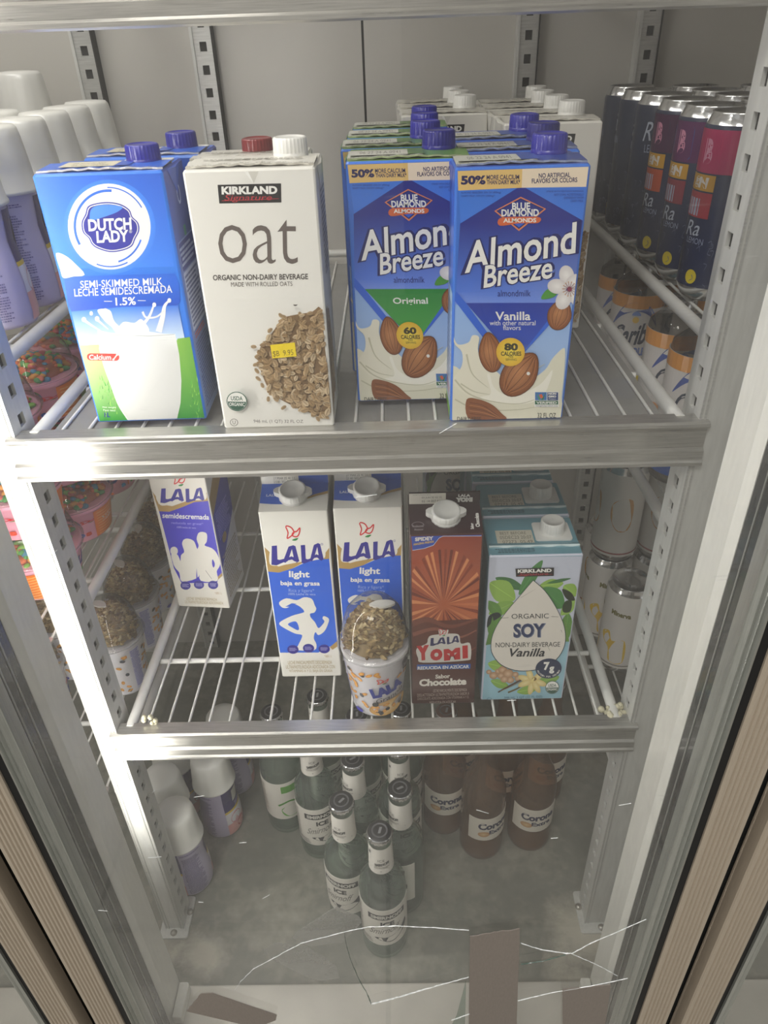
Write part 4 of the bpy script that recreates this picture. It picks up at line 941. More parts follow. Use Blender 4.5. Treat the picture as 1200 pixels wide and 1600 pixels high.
YOC = [(40, 490), (487, 495), (465, 1545), (52, 1530)]
def choc_carton():
    root = empty('chocolate_milk_carton', (0, 0, 0)); b = MB(); br = hx('4a2620')
    gable_body(b, hx('4a2a26'), hx('3f2322'), hx('3a2226'), hx('3a2226'))
    A = Art(b, face(GW, GD, GZ, m=.0013), YOC)
    A.poly([(40, 490), (487, 495), (478, 1000), (46, 1000)], [hx('9c3e26'), hx('8a3522'), hx('c06a40'), hx('a8542f')])
    rd = random.Random(9)
    for k in range(40):
        a = 2 * math.pi * k / 40 + rd.uniform(-.05, .05); 
        P = []
        for q in (a, a + .07):
            P.append((250 + 260 * math.cos(q), 900 + 330 * math.sin(q)))
        P = [(min(480, max(44, x)), min(1010, max(500, y))) for x, y in P]
        A.o -= A.st * .6; A.poly([(250 + 30 * math.cos(a), 900 + 30 * math.sin(a))] + P, rd.choice([hx('d98b5a'), hx('8a3b22'), hx('c97245'), hx('6f2b1c')]))
    A.poly([(46, 1000), (478, 1000), (465, 1545), (52, 1530)], [hx('6a3426'), hx('5c2c22'), hx('452420'), hx('452420')])
    for P, w, c in (([(50, 1010), (150, 990), (300, 1040), (470, 1000)], 40, hx('7a4030')), ([(50, 1080), (200, 1050), (350, 1110), (472, 1070)], 26, hx('8a5040')), ([(60, 1200), (230, 1150), (400, 1200), (470, 1180)], 18, hx('7a4434'))): A.line(curve(P), w, c, w * .3)
    A.poly([(40, 480), (487, 488), (484, 502), (240, 495), (215, 505), (180, 545), (120, 562), (48, 570)], hx('2c4aa8')); A.line([(484, 502), (240, 495), (215, 505), (180, 545), (120, 562), (48, 570)], 3, hx('c9cfe6'))
    A.text('SPIDEY', 122, 506, 116, 22, hx('dcd6cc'), rot=-2, bold=.05); A.text('AMAZING FRIENDS', 118, 530, 130, 12, hx('d9b455'), rot=-6, bold=.03)
    A.poly(blob([(75, 1170), (140, 1140), (150, 1110), (170, 1090), (240, 1085), (350, 1090), (370, 1150), (430, 1150), (440, 1240), (400, 1262), (120, 1262), (85, 1230)], 4), hx('d9d4cd'))
    lala(A, 165, 1098, 358, 1160, hx('26235c'), hx('d9d4cd'), halo=False, fly=False); A.poly(blob([(222, 1050), (255, 1060), (285, 1060), (270, 1095), (228, 1092)], 3), hx('d9d4cd')); butterfly(A, 246, 1072, 44, hx('c8282c'))
    for (t, x, y, w, h) in (('Y', 118, 1198, 84, 96), ('O', 207, 1214, 82, 76), ('M', 312, 1216, 110, 76), ('I', 400, 1205, 36, 84)): A.text(t, x, y, w, h, hx('c1262b'), rot=-3, bold=.10)
    A.poly([(78, 1272), (440, 1284), (438, 1316), (76, 1304)], hx('2f5cae')); A.text('REDUCIDA EN AZÚCAR', 256, 1296, 348, 26, WH, rot=1, bold=.03)
    A.text('Sabor', 252, 1357, 100, 28, hx('e3dcd2'), bold=.04); A.text('Chocolate', 254, 1395, 322, 48, hx('ece6dc'), rot=1, bold=.05)
    for i, t in enumerate(('LECHE PARCIALMENTE DESCREMADA', 'DESLACTOSADA ULTRAPASTEURIZADA SABOR A', 'CHOCOLATE, ADICIONADA CON VITAMINAS A Y D,', 'REDUCIDA EN AZÚCAR')): A.text(t, (304, 258, 258, 255)[i], 1453 + i * 25, (232, 356, 356, 180)[i], 20, hx('b9a79c'), rot=1)
    S = Art(b, gslope, U100); S.rect(0, 0, 100, 100, hx('38242a')); S.text('Sabor', 86, 78, 20, 4.5, WH, rot=-90, bold=.03); S.text('Chocolate', 94, 58, 46, 6, WH, rot=-90, bold=.04)
    S.ell(11, 72, 9, 12, hx('8d8488'), a0=180, a1=360, hole=.9); S.text('Reduced', 11, 74, 15, 8, hx('a59da0'), rot=-4); S.text('Azúcar', 12, 85, 13, 7, hx('a59da0'), rot=-4)
    F = Art(b, gfin, U100); F.rect(0, 0, 52, 100, hx('d9d5ca')); F.rect(52, 0, 100, 100, hx('38242a')); F.text('Lote y Caducidad', 18, 14, 24, 10, hx('3b3a40')); F.text('03 JUN 25 02 15', 32, 42, 28, 22, hx('4a4845')); F.text('02 14 007 011', 32, 74, 28, 22, hx('4a4845'))
    F.text('YOMI', 78, 68, 24, 44, WH, bold=.10); F.text('LALA', 78, 28, 17, 26, WH, bold=.05)
    b.build('carton_body', root)
    screw_cap(root, 0.0005, -.0155, GZ + .0060, .0140, .0095, 'plastic_print', hx('dededa'), tilt=.27, wings=True, fl=32)
    return root
MY = choc_carton(); MY.location = (.0760, .066, ZM)
tag(MY, 'dark brown gable-top chocolate milk carton right of the granola-topped cup', 'chocolate milk carton')

# ---- soy cartons
SOC = [(45, 32), (1010, 15), (825, 1565), (-53, 1553)]
def soy_carton():
    W, D, H = .0870, .0625, .1925
    root = empty('soy_drink_carton', (0, 0, 0)); b = MB(); tl = hx('6fa3b4'); lt = hx('c9cede')
    body_box(b, W, D, H, lt, hx('7fb2c2'), hx('74a4b2'), hx('6a9cac'))
    A = Art(b, face(W, D, H), SOC)
    A.poly([(45, 32), (1010, 15), (900, 930), (-10, 930)], lt); A.poly([(0, 900), (905, 930), (825, 1565), (-53, 1553)], [hx('9cc6d6')] * 4)
    A.rect(40, -10, 1010, 20, hx('6fa3b4'))
    gr = [hx('5f8f3e'), hx('84ad4c'), hx('3f7040'), hx('93b855'), hx('4f8a4a')]
    def leaf(x0, y0, x1, y1, w, c, k=.5):
        dx, dy = x1 - x0, y1 - y0; mx, my = x0 + dx * k, y0 + dy * k; l = math.hypot(dx, dy); nx, ny = -dy / l * w, dx / l * w
        A.poly(blob([(x0, y0), (mx + nx, my + ny), (x1, y1), (mx - nx, my - ny)], 6), c, None); A.line([(x0, y0), (x1, y1)], 7, tuple(q * 1.5 for q in c[:3]) + (1,), 2)
    for a in ((90, 240, 400, 360, 55, 2), (340, 420, 590, 60, 60, 4), (30, 290, 300, 470, 120, 3), (20, 620, 290, 500, 70, 1), (0, 480, 160, 640, 60, 0), (560, 330, 820, 300, 60, 3), (600, 350, 830, 560, 110, 4), (820, 330, 970, 430, 80, 3), (640, 300, 900, 250, 18, 2), (880, 620, 850, 930, 75, 0), (60, 900, 130, 620, 90, 0), (800, 640, 960, 480, 60, 3)):
        leaf(*a[:5], gr[a[5]])
    A.poly(blob([(810, 360), (905, 400), (950, 480), (880, 480), (830, 430)], 4), hx('26301f')); A.poly(blob([(850, 490), (915, 490), (905, 600), (830, 610), (815, 550)], 4), hx('2c3a22'))
    A.poly(blob([(20, 640), (110, 600), (150, 640), (60, 700), (0, 760)], 4), hx('1d2a2a')); A.poly([(-20, 950), (60, 640), (120, 930)], hx('5c8a3c')); A.poly([(905, 930), (850, 640), (820, 930)], hx('6a9442'))
    # beans, blossom, pods
    leaf(10, 1150, 190, 1200, 60, gr[3]); leaf(560, 1380, 800, 1320, 60, gr[1]); leaf(330, 1480, 560, 1440, 50, gr[3]); leaf(40, 1340, 240, 1420, 50, gr[1])
    rd = random.Random(3)
    for x, y, r in ((20, 1245, 30), (70, 1285, 46), (120, 1240, 34), (170, 1225, 50), (230, 1270, 60), (150, 1290, 40), (310, 1280, 36), (340, 1325, 38), (255, 1340, 44), (190, 1330, 44)): A.ell(x, y, r, r * .85, hx('a8805c'), n=18, col2=hx('d9b898'))
    A.line(curve([(120, 1475), (200, 1430), (300, 1380), (400, 1330)]), 14, hx('4a3020'), 22); A.line(curve([(230, 1480), (330, 1440), (420, 1385)]), 20, hx('6a5a28'), 14); A.line(curve([(150, 1460), (330, 1385), (400, 1350)]), 5, hx('9a8244'))
    for a in (200, 250, 320, 20, 100, 60, 160):
        q = math.radians(a); A.ell(500 + 85 * math.cos(q), 1355 + 75 * math.sin(q), 85, 34, hx('d9c07a'), rot=a, n=16, col2=hx('ede0a6'))
    A.ell(520, 1335, 26, 20, hx('7a5a2c')); A.ell(505, 1345, 12, 30, hx('e6d48a'), rot=30)
    drop = curve([(492, 258), (420, 340), (330, 445), (230, 560), (130, 690), (60, 830), (38, 960), (60, 1060), (150, 1170), (300, 1235), (460, 1245), (620, 1215), (760, 1130), (840, 1010), (862, 880), (830, 720), (740, 540), (620, 370), (492, 258)], 3)
    A.poly(drop, hx('2c3f4a')); A.poly([(452 + (x - 452) * .982, 790 + (y - 790) * .982) for x, y in drop], hx('e2dcd2'))
    A.line([(360, 445), (530, 350)], 5, hx('b3aca2'), 1); A.line([(668, 985), (690, 1030)], 4, hx('77706a'), 1); A.line([(806, 798), (820, 830)], 6, hx('77706a'), 1)
    brand_box(A, 300, 136, 712, 222, t2='Signature')
    A.text('ORGANIC', 465, 642, 404, 52, hx('33383c')); A.line([(160, 658), (230, 653)], 4, hx('77736c')); A.line([(695, 650), (772, 655)], 4, hx('77736c'))
    A.text('SOY', 462, 798, 356, 158, hx('6d7a96'), bold=.05); A.text('SOY', 454, 796, 340, 148, hx('2a3860'), bold=.03)
    A.text('NON-DAIRY BEVERAGE', 446, 950, 706, 52, hx('33383c'), rot=.5); A.text('Vanilla', 435, 1036, 410, 92, hx('23252c'), rot=1, shear=.35, bold=.02)
    A.ell(677, 1220, 146, 112, hx('232f50'), n=36); A.text('7', 655, 1192, 66, 92, WH, bold=.05); A.text('g', 712, 1238, 56, 78, WH, bold=.05)
    for i, ch in enumerate('PROTEIN PER SERVING'):
        if ch != ' ':
            a = math.radians(165 - 150 * i / 18); A.text(ch, 677 + 122 * math.cos(a), 1222 + 88 * math.sin(a), 14, 19, hx('dcdad4'), rot=math.degrees(a) - 90, bold=.02)
    usda(A, 722, 1432, 78)
    A.text('946 mL 1 QT (32 FL OZ)', 400, 1536, 424, 32, hx('4a7488')); A.ell(22, 1540, 26, 13, hx('4a7488'), hole=.8)
    L = Art(b, face(W, D, H, 'left'), U100); L.rect(0, 0, 100, 100, hx('6fa0b2')); L.micro(12, 8, 88, 80, 40, hx('3f6a7c'), 4)
    T = Art(b, face(W, D, H, 'top'), [(0, 0), (100, 0), (100, 100), (0, 100)])
    T.rect(0, 0, 100, 100, hx('6f9fae')); T.rect(10, 34, 52, 74, hx('d3cfbe')); T.text('BEST BEFORE', 30, 42, 30, 8, hx('7c7a70')); T.text('05DEC23 20:07', 32, 54, 36, 9, hx('7c7a70')); T.text('07273  05.49', 33, 66, 34, 8, hx('7c7a70'))
    T.line([(56, 30), (56, 80)], .6, hx('5c8b9a')); T.micro(6, 84, 50, 96, 3, hx('355a68'), 4)
    # front flap weld
    n = 20; Wd = W - .002
    for i in range(n):
        xa, xb = -W / 2 + .001 + Wd * i / n, -W / 2 + .001 + Wd * (i + 1) / n; za = H + .0010 + .0007 * math.sin(i * 1.3); zb_ = H + .0010 + .0007 * math.sin((i + 1) * 1.3)
        b.add([(xa, -.0195, za), (xb, -.0195, zb_), (xb, -.0180, H + .0022), (xa, -.0180, H + .0022)], [(0, 1, 2, 3)], 'carton_print', hx('cfe0e2'))
        b.add([(xa, -.0195, H), (xb, -.0195, H), (xb, -.0195, zb_), (xa, -.0195, za)], [(0, 1, 2, 3)], 'carton_print', hx('9fc0c8'))
        b.add([(xa, -.0180, H + .0022), (xb, -.0180, H + .0022), (xb, -.012, H + .0003), (xa, -.012, H + .0003)], [(0, 1, 2, 3)], 'carton_print', hx('6f9fae'))
    b.build('carton_body', root)
    screw_cap(root, .0205, .0045, H + .0008, .0118, .0140, 'plastic_print', hx('e2e2de'), flange=.0175)
    return root
SO = soy_carton(); G = 'teal soy drink cartons lined up at the right'
SO.location = (.1600, .066, ZM); tag(SO, 'frontmost teal soy carton with a big white drop and a 7g roundel', 'soy drink carton', G)
dup(SO, (.1605, .132, ZM), .01, 'second teal soy carton from the front', G); dup(SO, (.1570, .198, ZM), 0, 'third teal soy carton from the front', G)
dup(SO, (.1560, .264, ZM), -.01, 'fourth and rearmost teal soy carton of the row', G)
dup(SO, (.1120, .3475, ZM), 0, 'shaded soy carton seen behind the chocolate milk carton', G)

# ---------------------------------------------------------------- cups
def cyl(prof, a_mid, a_span):
    """wraps a sheet on a turned shape: u around, v height"""
    zs = [p[1] for p in prof]; z0, z1 = zs[0], zs[-1]
    def fn(u, v, o):
        z = z0 + (z1 - z0) * v; r = prof[0][0]
        for (ra, za), (rb, zb) in zip(prof, prof[1:]):
            if za - 1e-9 <= z <= zb + 1e-9: r = ra + (rb - ra) * ((z - za) / max(zb - za, 1e-9)); break
        a = a_mid + (u - .5) * a_span; r += o
        return (r * math.cos(a), r * math.sin(a), z)
    return fn
def heap(b, n, R, H, seed, cols, size, kind='flake', z0=0, mat='food_bits'):
    rd = random.Random(seed)
    b.lathe([(R * .9, z0 - .001), (R * .84, z0 + H * .25), (R * .66, z0 + H * .56), (R * .35, z0 + H * .76), (.0005, z0 + H * .82)], mat, 24, tuple(c * .5 for c in cols[0][:3]) + (1,))
    for k in range(n):
        a = rd.uniform(0, 2 * math.pi); t = math.sqrt(rd.random()); r = R * t; z = z0 + H * (1 - t ** 2.4) * .92 + rd.uniform(-.001, .0015); c = rd.choice(cols); s = size * rd.uniform(.6, 1.25)
        M = Matrix.Translation((r * .96 * math.cos(a), r * .96 * math.sin(a), z)) @ Matrix.Rotation(rd.uniform(0, 6.28), 4, 'Z') @ Matrix.Rotation(rd.uniform(-.9, .9), 4, 'X') @ Matrix.Rotation(rd.uniform(-.7, .7), 4, 'Y')
        if kind == 'flake':
            P = [(s * math.cos(q), s * .58 * math.sin(q), (.18 * s * math.cos(2 * q))) for q in [i * math.pi / 4 for i in range(8)]]; vs = [M @ Vector(p) for p in P] + [M @ Vector((0, 0, s * .35)), M @ Vector((0, 0, -s * .2))]
            dk = tuple(x * .6 for x in c[:3]) + (1,)
            b.add(vs, [(i, (i + 1) % 8, 8) for i in range(8)] + [((i + 1) % 8, i, 9) for i in range(8)], mat, [dk] * 8 + [c, dk], False)
        else:
            vs = []; fs = []; nu, nv = 8, 5
            for j in range(nv):
                ph = math.pi * (j + .5) / nv
                for i in range(nu): th = 2 * math.pi * i / nu; vs.append(M @ Vector((s * math.sin(ph) * math.cos(th), s * .72 * math.sin(ph) * math.sin(th), s * .55 * math.cos(ph))))
            for j in range(nv - 1):
                for i in range(nu): fs.append((j * nu + i, j * nu + (i + 1) % nu, (j + 1) * nu + (i + 1) % nu, (j + 1) * nu + i))
            fs += [tuple(range(nu))[::-1], tuple(range((nv - 1) * nu, nv * nu))]
            b.add(vs, fs, mat, c, True)
GR = [hx('c2a574'), hx('d9c08a'), hx('a98a5a'), hx('cdb07a'), hx('e6d2a4'), hx('8f7048')]
def nuts(A, seed, n, x0, x1, y0, y1):
    rd = random.Random(seed)
    for k in range(n):
        x, y = rd.uniform(x0, x1), rd.uniform(y0, y1); t = rd.random()
        if t < .25: A.ell(x, y, 2.6, 4.0, hx('33363c'), n=10, rot=rd.uniform(-40, 40), col2=hx('4d5058'))
        else: A.ell(x, y, 2.4, 4.4, hx('d98a2c'), n=10, rot=rd.uniform(-70, 70), col2=hx('f2bf62'))
def granola_cup(rot=0.0):
    root = empty('granola_yogurt_cup', (0, 0, 0)); prof = [(.0245, 0), (.0262, .004), (.0335, .078)]
    b = MB(); b.lathe([(.0225, .0012), (.0240, 0)] + prof[1:] + [(.0345, .0795), (.0352, .083), (.0340, .084)], 'plastic_print', 48, hx('eceaf0'))
    A = Art(b, cyl([(.0262, .004), (.0335, .078)], -math.pi / 2, 2 * math.pi), [(-50, 0), (150, 0), (150, 100), (-50, 100)], 'plastic_print', o0=.0003, step=2e-5)
    # sheet: x 0..100 = half turn centred on the front
    A.rect(2, 2, 16, 96, hx('dcdcf0'), 4); A.micro(3, 4, 16, 90, 26, hx('4a48b8'), 3)
    nuts(A, 4, 18, 19, 42, 6, 92); nuts(A, 5, 8, 80, 130, 10, 92); nuts(A, 15, 12, -40, -4, 10, 92); nuts(A, 6, 4, 40, 60, 6, 14)
    A.text('LALA', 66, 45, 38, 20, hx('2f3a96'), rot=-17, bold=.08, shear=.1); butterfly(A, 60, 25, 10, hx('d85a50'), lw=.14)
    A.text('Granola', 70, 61, 36, 9, hx('2b2b33'), rot=-17, shear=.4)
    A.ell(70, 84, 26, 16, hx('d9a75a'), rot=-8, n=30, col2=hx('f0d6a6')); nuts(A, 8, 10, 50, 88, 74, 95)
    A.ell(52, 73, 3.6, 5, hx('2f3136'), n=14); A.ell(66, 86, 2.8, 3.6, hx('2f3136'), n=12); A.line([(52, 90), (57, 93), (60, 89)], 1.4, hx('2f3136'))
    A.poly([(84, 6), (90, 4), (95, 8), (95, 18), (90, 22), (84, 18)], hx('46464a')); A.text('EXCESO', 89.5, 11, 8, 3, WH); A.text('AZÚCARES', 89.5, 15, 9, 3, WH)
    A.ell(30, 94, 6, 4, hx('3a36b4'), n=16)
    cup = b.build('cup_body', root)
    d = MB(); d.lathe([(.0335, .0838), (.0375, .0842), (.0382, .0856), (.0375, .0872), (.0350, .0876), (.0345, .0895), (.0350, .0912)], 'dome_plastic', 56, capt=False, capb=False)
    d.lathe([(.0350, .0912), (.0336, .0935), (.0330, .100), (.0312, .112), (.0265, .126), (.0190, .1355), (.0100, .1400), (.0004, .1408)], 'dome_plastic', 56, capt=False, capb=False)
    d.build('dome_lid', root)
    g = MB(); heap(g, 520, .0325, .042, 7, GR, .0046, z0=.0900); rd = random.Random(2)
    gg = g.build('granola', root); gg['kind'] = 'stuff'
    w = MB(); P = blob([(-.012, -.003), (-.004, .004), (.008, .007), (.013, .004), (.006, -.003), (-.003, -.006)], 4)
    w.add([(x + .008, y + .004, .1325 - 6 * ((x + .008) ** 2 + y * y) ) for x, y in P] + [(x + .008, y + .004, .1300 - 6 * ((x + .008) ** 2 + y * y)) for x, y in P], [tuple(range(len(P)))] + [(i, (i + 1) % len(P), len(P) + (i + 1) % len(P), len(P) + i) for i in range(len(P))], 'food_bits', hx('f3f1ea'))
    w.build('coconut_chip', root)
    return root
GCp = granola_cup(); GCp.location = (.0060, .0390, ZM); GCp.rotation_euler = (0, 0, -.10)
tag(GCp, 'granola-topped yogurt cup with clear dome lid at the front of the middle shelf', 'yogurt cup')
G = 'granola-topped yogurt cups on the left neighbouring shelf'; ZL = -.4495
for x, y, z, r, l in ((-.3270, .172, ZL, 2.3, 'nearest granola-topped cup seen just inside the left post, on the lower neighbouring shelf'),
                   (-.3280, .251, ZL, 2.0, 'granola-topped cup one row behind the nearest one inside the left post'),
                   (-.3290, .330, ZL, 1.6, 'granola-topped cup under the sloping shelf bar, third from the front'),
                   (-.4060, .112, ZL, 1.3, 'granola-topped cup visible left of the white post'),
                   (-.4080, .200, ZL, .6, 'granola-topped cup second in the row left of the white post'),
                   (-.3300, .409, ZL, 1.0, 'rearmost lower granola cup left of the violet-blue carton'),
                   (-.3330, .488, ZL, .4, 'granola cup at the back wall left of the violet-blue carton')):
    dup(GCp, (x, y, z + .0005), r, l, G)

CANDY = [hx('e8784a'), hx('8fc455'), hx('4f8fb0'), hx('e9a04a'), hx('d96560'), hx('5aa35a')]
def candy_cup():
    root = empty('candy_yogurt_cup', (0, 0, 0)); b = MB()
    b.lathe([(.0330, .0012), (.0345, 0), (.0355, .002), (.0415, .046), (.0440, .0475), (.0445, .0535), (.0430, .0545)], 'plastic_print', 52, hx('f0a9bd'))
    A = Art(b, cyl([(.0355, .002), (.0415, .046)], -math.pi / 2, 2 * math.pi), [(-50, 0), (150, 0), (150, 100), (-50, 100)], 'plastic_print', o0=.0003, step=2e-5)
    for k in (0, 100):
        A.rect(-50 + k, 2, -18 + k, 98, hx('ee7d22'), 8)
        for j in range(9): A.line(curve([(-47 + k, 12 + j * 10), (-34 + k, 16 + j * 10), (-21 + k, 10 + j * 10)]), 3, hx('f8b268'))
        A.poly(blob([(-18 + k, 0), (-8 + k, 20), (-12 + k, 60), (-2 + k, 100), (-18 + k, 100)], 4), hx('ee7d22'))
        A.text('LALA', 14 + k * .94, 38, 46, 34, hx('2b2f86'), bold=.09, shear=.1); butterfly(A, 44 + k * .94, 28, 12, hx('d8262c'), lw=.14)
        for i, (ch, c) in enumerate(zip('alitos', ('2f9bd0', 'e07a2c', '5aab3c', 'd83a8c', '2f62c4', 'd8482c'))): A.text(ch, 10 + i * 6.5 + k * .94, 76, 5.5 if ch != 'l' else 1.8, 20 if ch in 'lt' else 15, hx(c), bold=.07)
        A.poly([(56 + k * .94, 14), (76 + k * .94, 14), (76 + k * .94, 78), (56 + k * .94, 78)], hx('f3ecec'))
        A.poly([(62 + k * .94, 20), (70 + k * .94, 20), (75 + k * .94, 34), (75 + k * .94, 56), (70 + k * .94, 70), (62 + k * .94, 70), (57 + k * .94, 56), (57 + k * .94, 34)], hx('222226')); A.text('EXCESO', 66 + k * .94, 38, 14, 8, WH, rot=-12, bold=.03); A.text('AZÚCARES', 66 + k * .94, 52, 15, 8, WH, rot=-12, bold=.03)
    b.build('cup_body', root)
    d = MB(); d.lathe([(.0450, .0545), (.0475, .0550), (.0478, .0575), (.0440, .0580), (.0430, .0590), (.0420, .0700), (.0385, .0850), (.0350, .0905), (.0340, .0915), (.0004, .0915)], 'dome_plastic', 52, capt=False, capb=False); d.build('dome_lid', root)
    g = MB(); heap(g, 200, .0385, .017, 11, CANDY, .0048, 'bean', z0=.056); gg = g.build('candy_topping', root); gg['kind'] = 'stuff'
    return root
CC = candy_cup(); G = 'pink and orange candy-topped yogurt cups stacked on the left neighbouring shelf'; ZC = -.2215; P = .0754
for ch in CC.children: ch.data.transform(Matrix.Scale(.82, 4, (0, 0, 1)))
CC.location = (-.3420, .200, ZC + 2 * P + .0005); CC.rotation_euler = (0, 0, .9)
tag(CC, 'pink candy-topped cup just below the white-capped bottles, top of its stack', 'yogurt cup', G)
k = 0
for x, y, r, hs, l in ((-.3420, .200, .9, (0, 1), 'candy-topped cup under the top pink one beside the left post'),
                   (-.3420, .102, 2.6, (0, 1, 2), 'candy-topped cup of the nearest stack right of the white post'),
                   (-.3420, .300, 2.2, (0, 1, 2), 'candy-topped cup of the third stack from the front, beside the left post'),
                   (-.4400, .160, 2.4, (0, 1, 2), 'candy-topped cup seen left of the white post, nearer stack'),
                   (-.4400, .260, 1.4, (0, 1), 'candy-topped cup seen left of the white post, farther stack'),
                   (-.3420, .400, .3, (0, 1), 'candy-topped cup of the farthest stack beside the pilaster')):
    for h in hs: dup(CC, (x, y, ZC + h * P + .0005), r + h * 1.1, l + (', lowest level', ', middle level', ', top level')[h], G)

# ---------------------------------------------------------------- bottles and cans
def yogurt_bottle(hh=1.0, capc=hx('e4e3dd')):
    root = empty('drinkable_yogurt_bottle', (0, 0, 0)); b = MB(); k = hh
    prof = [(.0280, .004 * k), (.0292, .012 * k), (.0292, .040 * k), (.0262, .062 * k), (.0250, .072 * k), (.0262, .084 * k), (.0275, .098 * k)]
    b.lathe([(.022, 0), (.0265, .0008)] + prof + [(.0265, .103 * k)], 'plastic_print', 48, hx('c3bbda'))
    A = Art(b, cyl(prof, -math.pi / 2, 2 * math.pi), [(-50, 0), (150, 0), (150, 100), (-50, 100)], 'plastic_print', o0=.0003, step=2e-5)
    def grid(x0, x1, y0, y1, f, nx=10, ny=12):
        for j in range(ny):
            ya, yb = y0 + (y1 - y0) * j / ny, y0 + (y1 - y0) * (j + 1) / ny; A.o -= A.st; A.rect(x0, ya, x1, yb, f(j / ny), nx)
        A.o += A.st
    for q in (0, 100):
        grid(-40 + q, 6 + q, 0, 46, lambda t: hx('3a2f6e')); grid(-40 + q, 6 + q, 46, 50, lambda t: hx('e2c23c'), ny=1)
        grid(-40 + q, 6 + q, 50, 74, lambda t: hx('e8e4ea')); grid(-40 + q, 6 + q, 74, 100, lambda t: hx('e8a7a4'))
        A.rect(-20 + q, 8, -2 + q, 34, hx('e3e1dc'), 3); A.text('20 03 2025', -13 + q, 20, 24 * .5, 5, hx('4a4745'), rot=-90); A.micro(-18 + q, 37, 0 + q, 45, 4, hx('b9aee0'), 4)
        A.ell(-22 + q, 66, 11, 12, hx('d98f9a'), n=16, col2=hx('f0c9c8')); A.ell(-14 + q, 84, 9, 10, hx('c85a68'), n=16, col2=hx('e89a98')); A.ell(-2 + q, 90, 3, 3, hx('55505a'), n=12, hole=.8)
        A.micro(9 + q, 4, 46 + q, 8, 2, hx('6a5f96'), 5); A.micro(10 + q, 14, 40 + q, 96, 34, hx('77709c'), 6)
    b.build('bottle_body', root)
    c = MB(); z = .101 * k
    c.lathe([(.0300, z), (.0308, z + .001), (.0306, z + .003), (.0298, z + .004), (.0285, z + .022), (.0262, z + .045), (.0250, z + .0515), (.0225, z + .0545), (.0120, z + .0555), (.0003, z + .0556)], 'plastic_print', 60, capc, flute=(3, 6, 10, .0005))
    cap = c.build('cap', root)
    return root
YB = yogurt_bottle(); G = 'white-capped yogurt bottles on the upper left neighbouring shelf'; ZN = .0425
YB.location = (-.3230, .215, ZN); YB.rotation_euler = (0, 0, 1.05); tag(YB, 'nearest fully seen white-capped lavender yogurt bottle, left of the blue milk cartons', 'yogurt bottle', G)
i = 0
for x, y, l in ((-.3240, .151, 'nearest white-capped yogurt bottle, cut off by the left picture edge'), (-.3230, .279, 'white-capped yogurt bottle second behind the nearest fully seen one'), (-.3230, .343, 'white-capped yogurt bottle third behind the nearest fully seen one'),
                (-.3230, .407, 'white-capped yogurt bottle fourth in the right-hand column by the milk cartons'), (-.3230, .472, 'white-capped yogurt bottle at the back wall, right-hand column'), (-.3870, .311, 'short white-capped bottle in the second column, front'), (-.3870, .375, 'short white-capped bottle in the second column, middle'), (-.4500, .375, 'short white-capped bottle in the third column at the left edge')):
    dup(YB, (x, y, ZN), 1.05 + (i % 3) * .3, l, G); i += 1
YT = yogurt_bottle(1.32, hx('d2d1cc')); G2 = 'taller white-capped bottles behind the lavender yogurt bottles'
YT.location = (-.3880, .458, ZN); tag(YT, 'taller white-capped bottle at the back, right one of two against the wall', 'yogurt bottle', G2); dup(YT, (-.4540, .458, ZN), .3, 'taller white-capped bottle at the back, left one cut by the picture edge', G2)
G3 = 'white-capped yogurt bottles on the cooler floor'
for x, y, r, l in ((-.2420, .160, .2, 'white-capped yogurt bottle on the cooler floor, rightmost and fully seen'), (-.3010, .128, .7, 'white-capped yogurt bottle on the cooler floor beside the post, second from the front'), (-.2700, .073, 1.4, 'frontmost white-capped yogurt bottle on the cooler floor, partly behind the post'),
                (-.3080, .192, .4, 'white-capped bottle on the cooler floor in the third row, cut by the shelf rail'), (-.2350, .232, .9, 'white-capped bottle on the cooler floor behind the rightmost one')):
    dup(YB, (x, y, ZF + .0002), r, l, G3)

def label_band(b, r, z0, z1, a0, a1, col, mat='matte_print', n=18, t=.0004):
    vs = []; 
    for i in range(n + 1):
        a = a0 + (a1 - a0) * i / n
        for rr in (r + t, r): 
            for z in (z0, z1): vs.append((rr * math.cos(a), rr * math.sin(a), z))
    fs = []
    for i in range(n):
        p, q = 4 * i, 4 * i + 4; fs += [(p, q, q + 1, p + 1), (p + 2, p + 3, q + 3, q + 2), (p + 1, q + 1, q + 3, p + 3), (p, p + 2, q + 2, q)]
    b.add(vs, fs, mat, col, False)
def crown(root, z, r=.0150, top=hx('2b2b2d'), rim='chrome'):
    b = MB(); b.lathe([(r * 1.03, z), (r * 1.06, z + .0008), (r, z + .0042), (r * .93, z + .0060), (r * .80, z + .0068)], rim, 84, flute=(0, 1, 21, .0012), capt=False, capb=False)
    b.lathe([(r * .93, z + .0061), (r * .80, z + .0070), (.0004, z + .0072)], 'plastic_print', 40, top, capb=False, capt=False)
    for rr in (.55, .62): b.lathe([(r * rr, z + .0073), (r * (rr - .04), z + .0074), (r * (rr - .04), z + .0072)], 'plastic_print', 32, hx('77777a'), capb=False, capt=False)
    b.add([(-.002, -.004, z + .0075), (.001, -.004, z + .0075), (.003, .004, z + .0075), (0, .004, z + .0075)], [(0, 1, 2, 3)], 'plastic_print', hx('88888a'))
    return b.build('crown_cap', root)
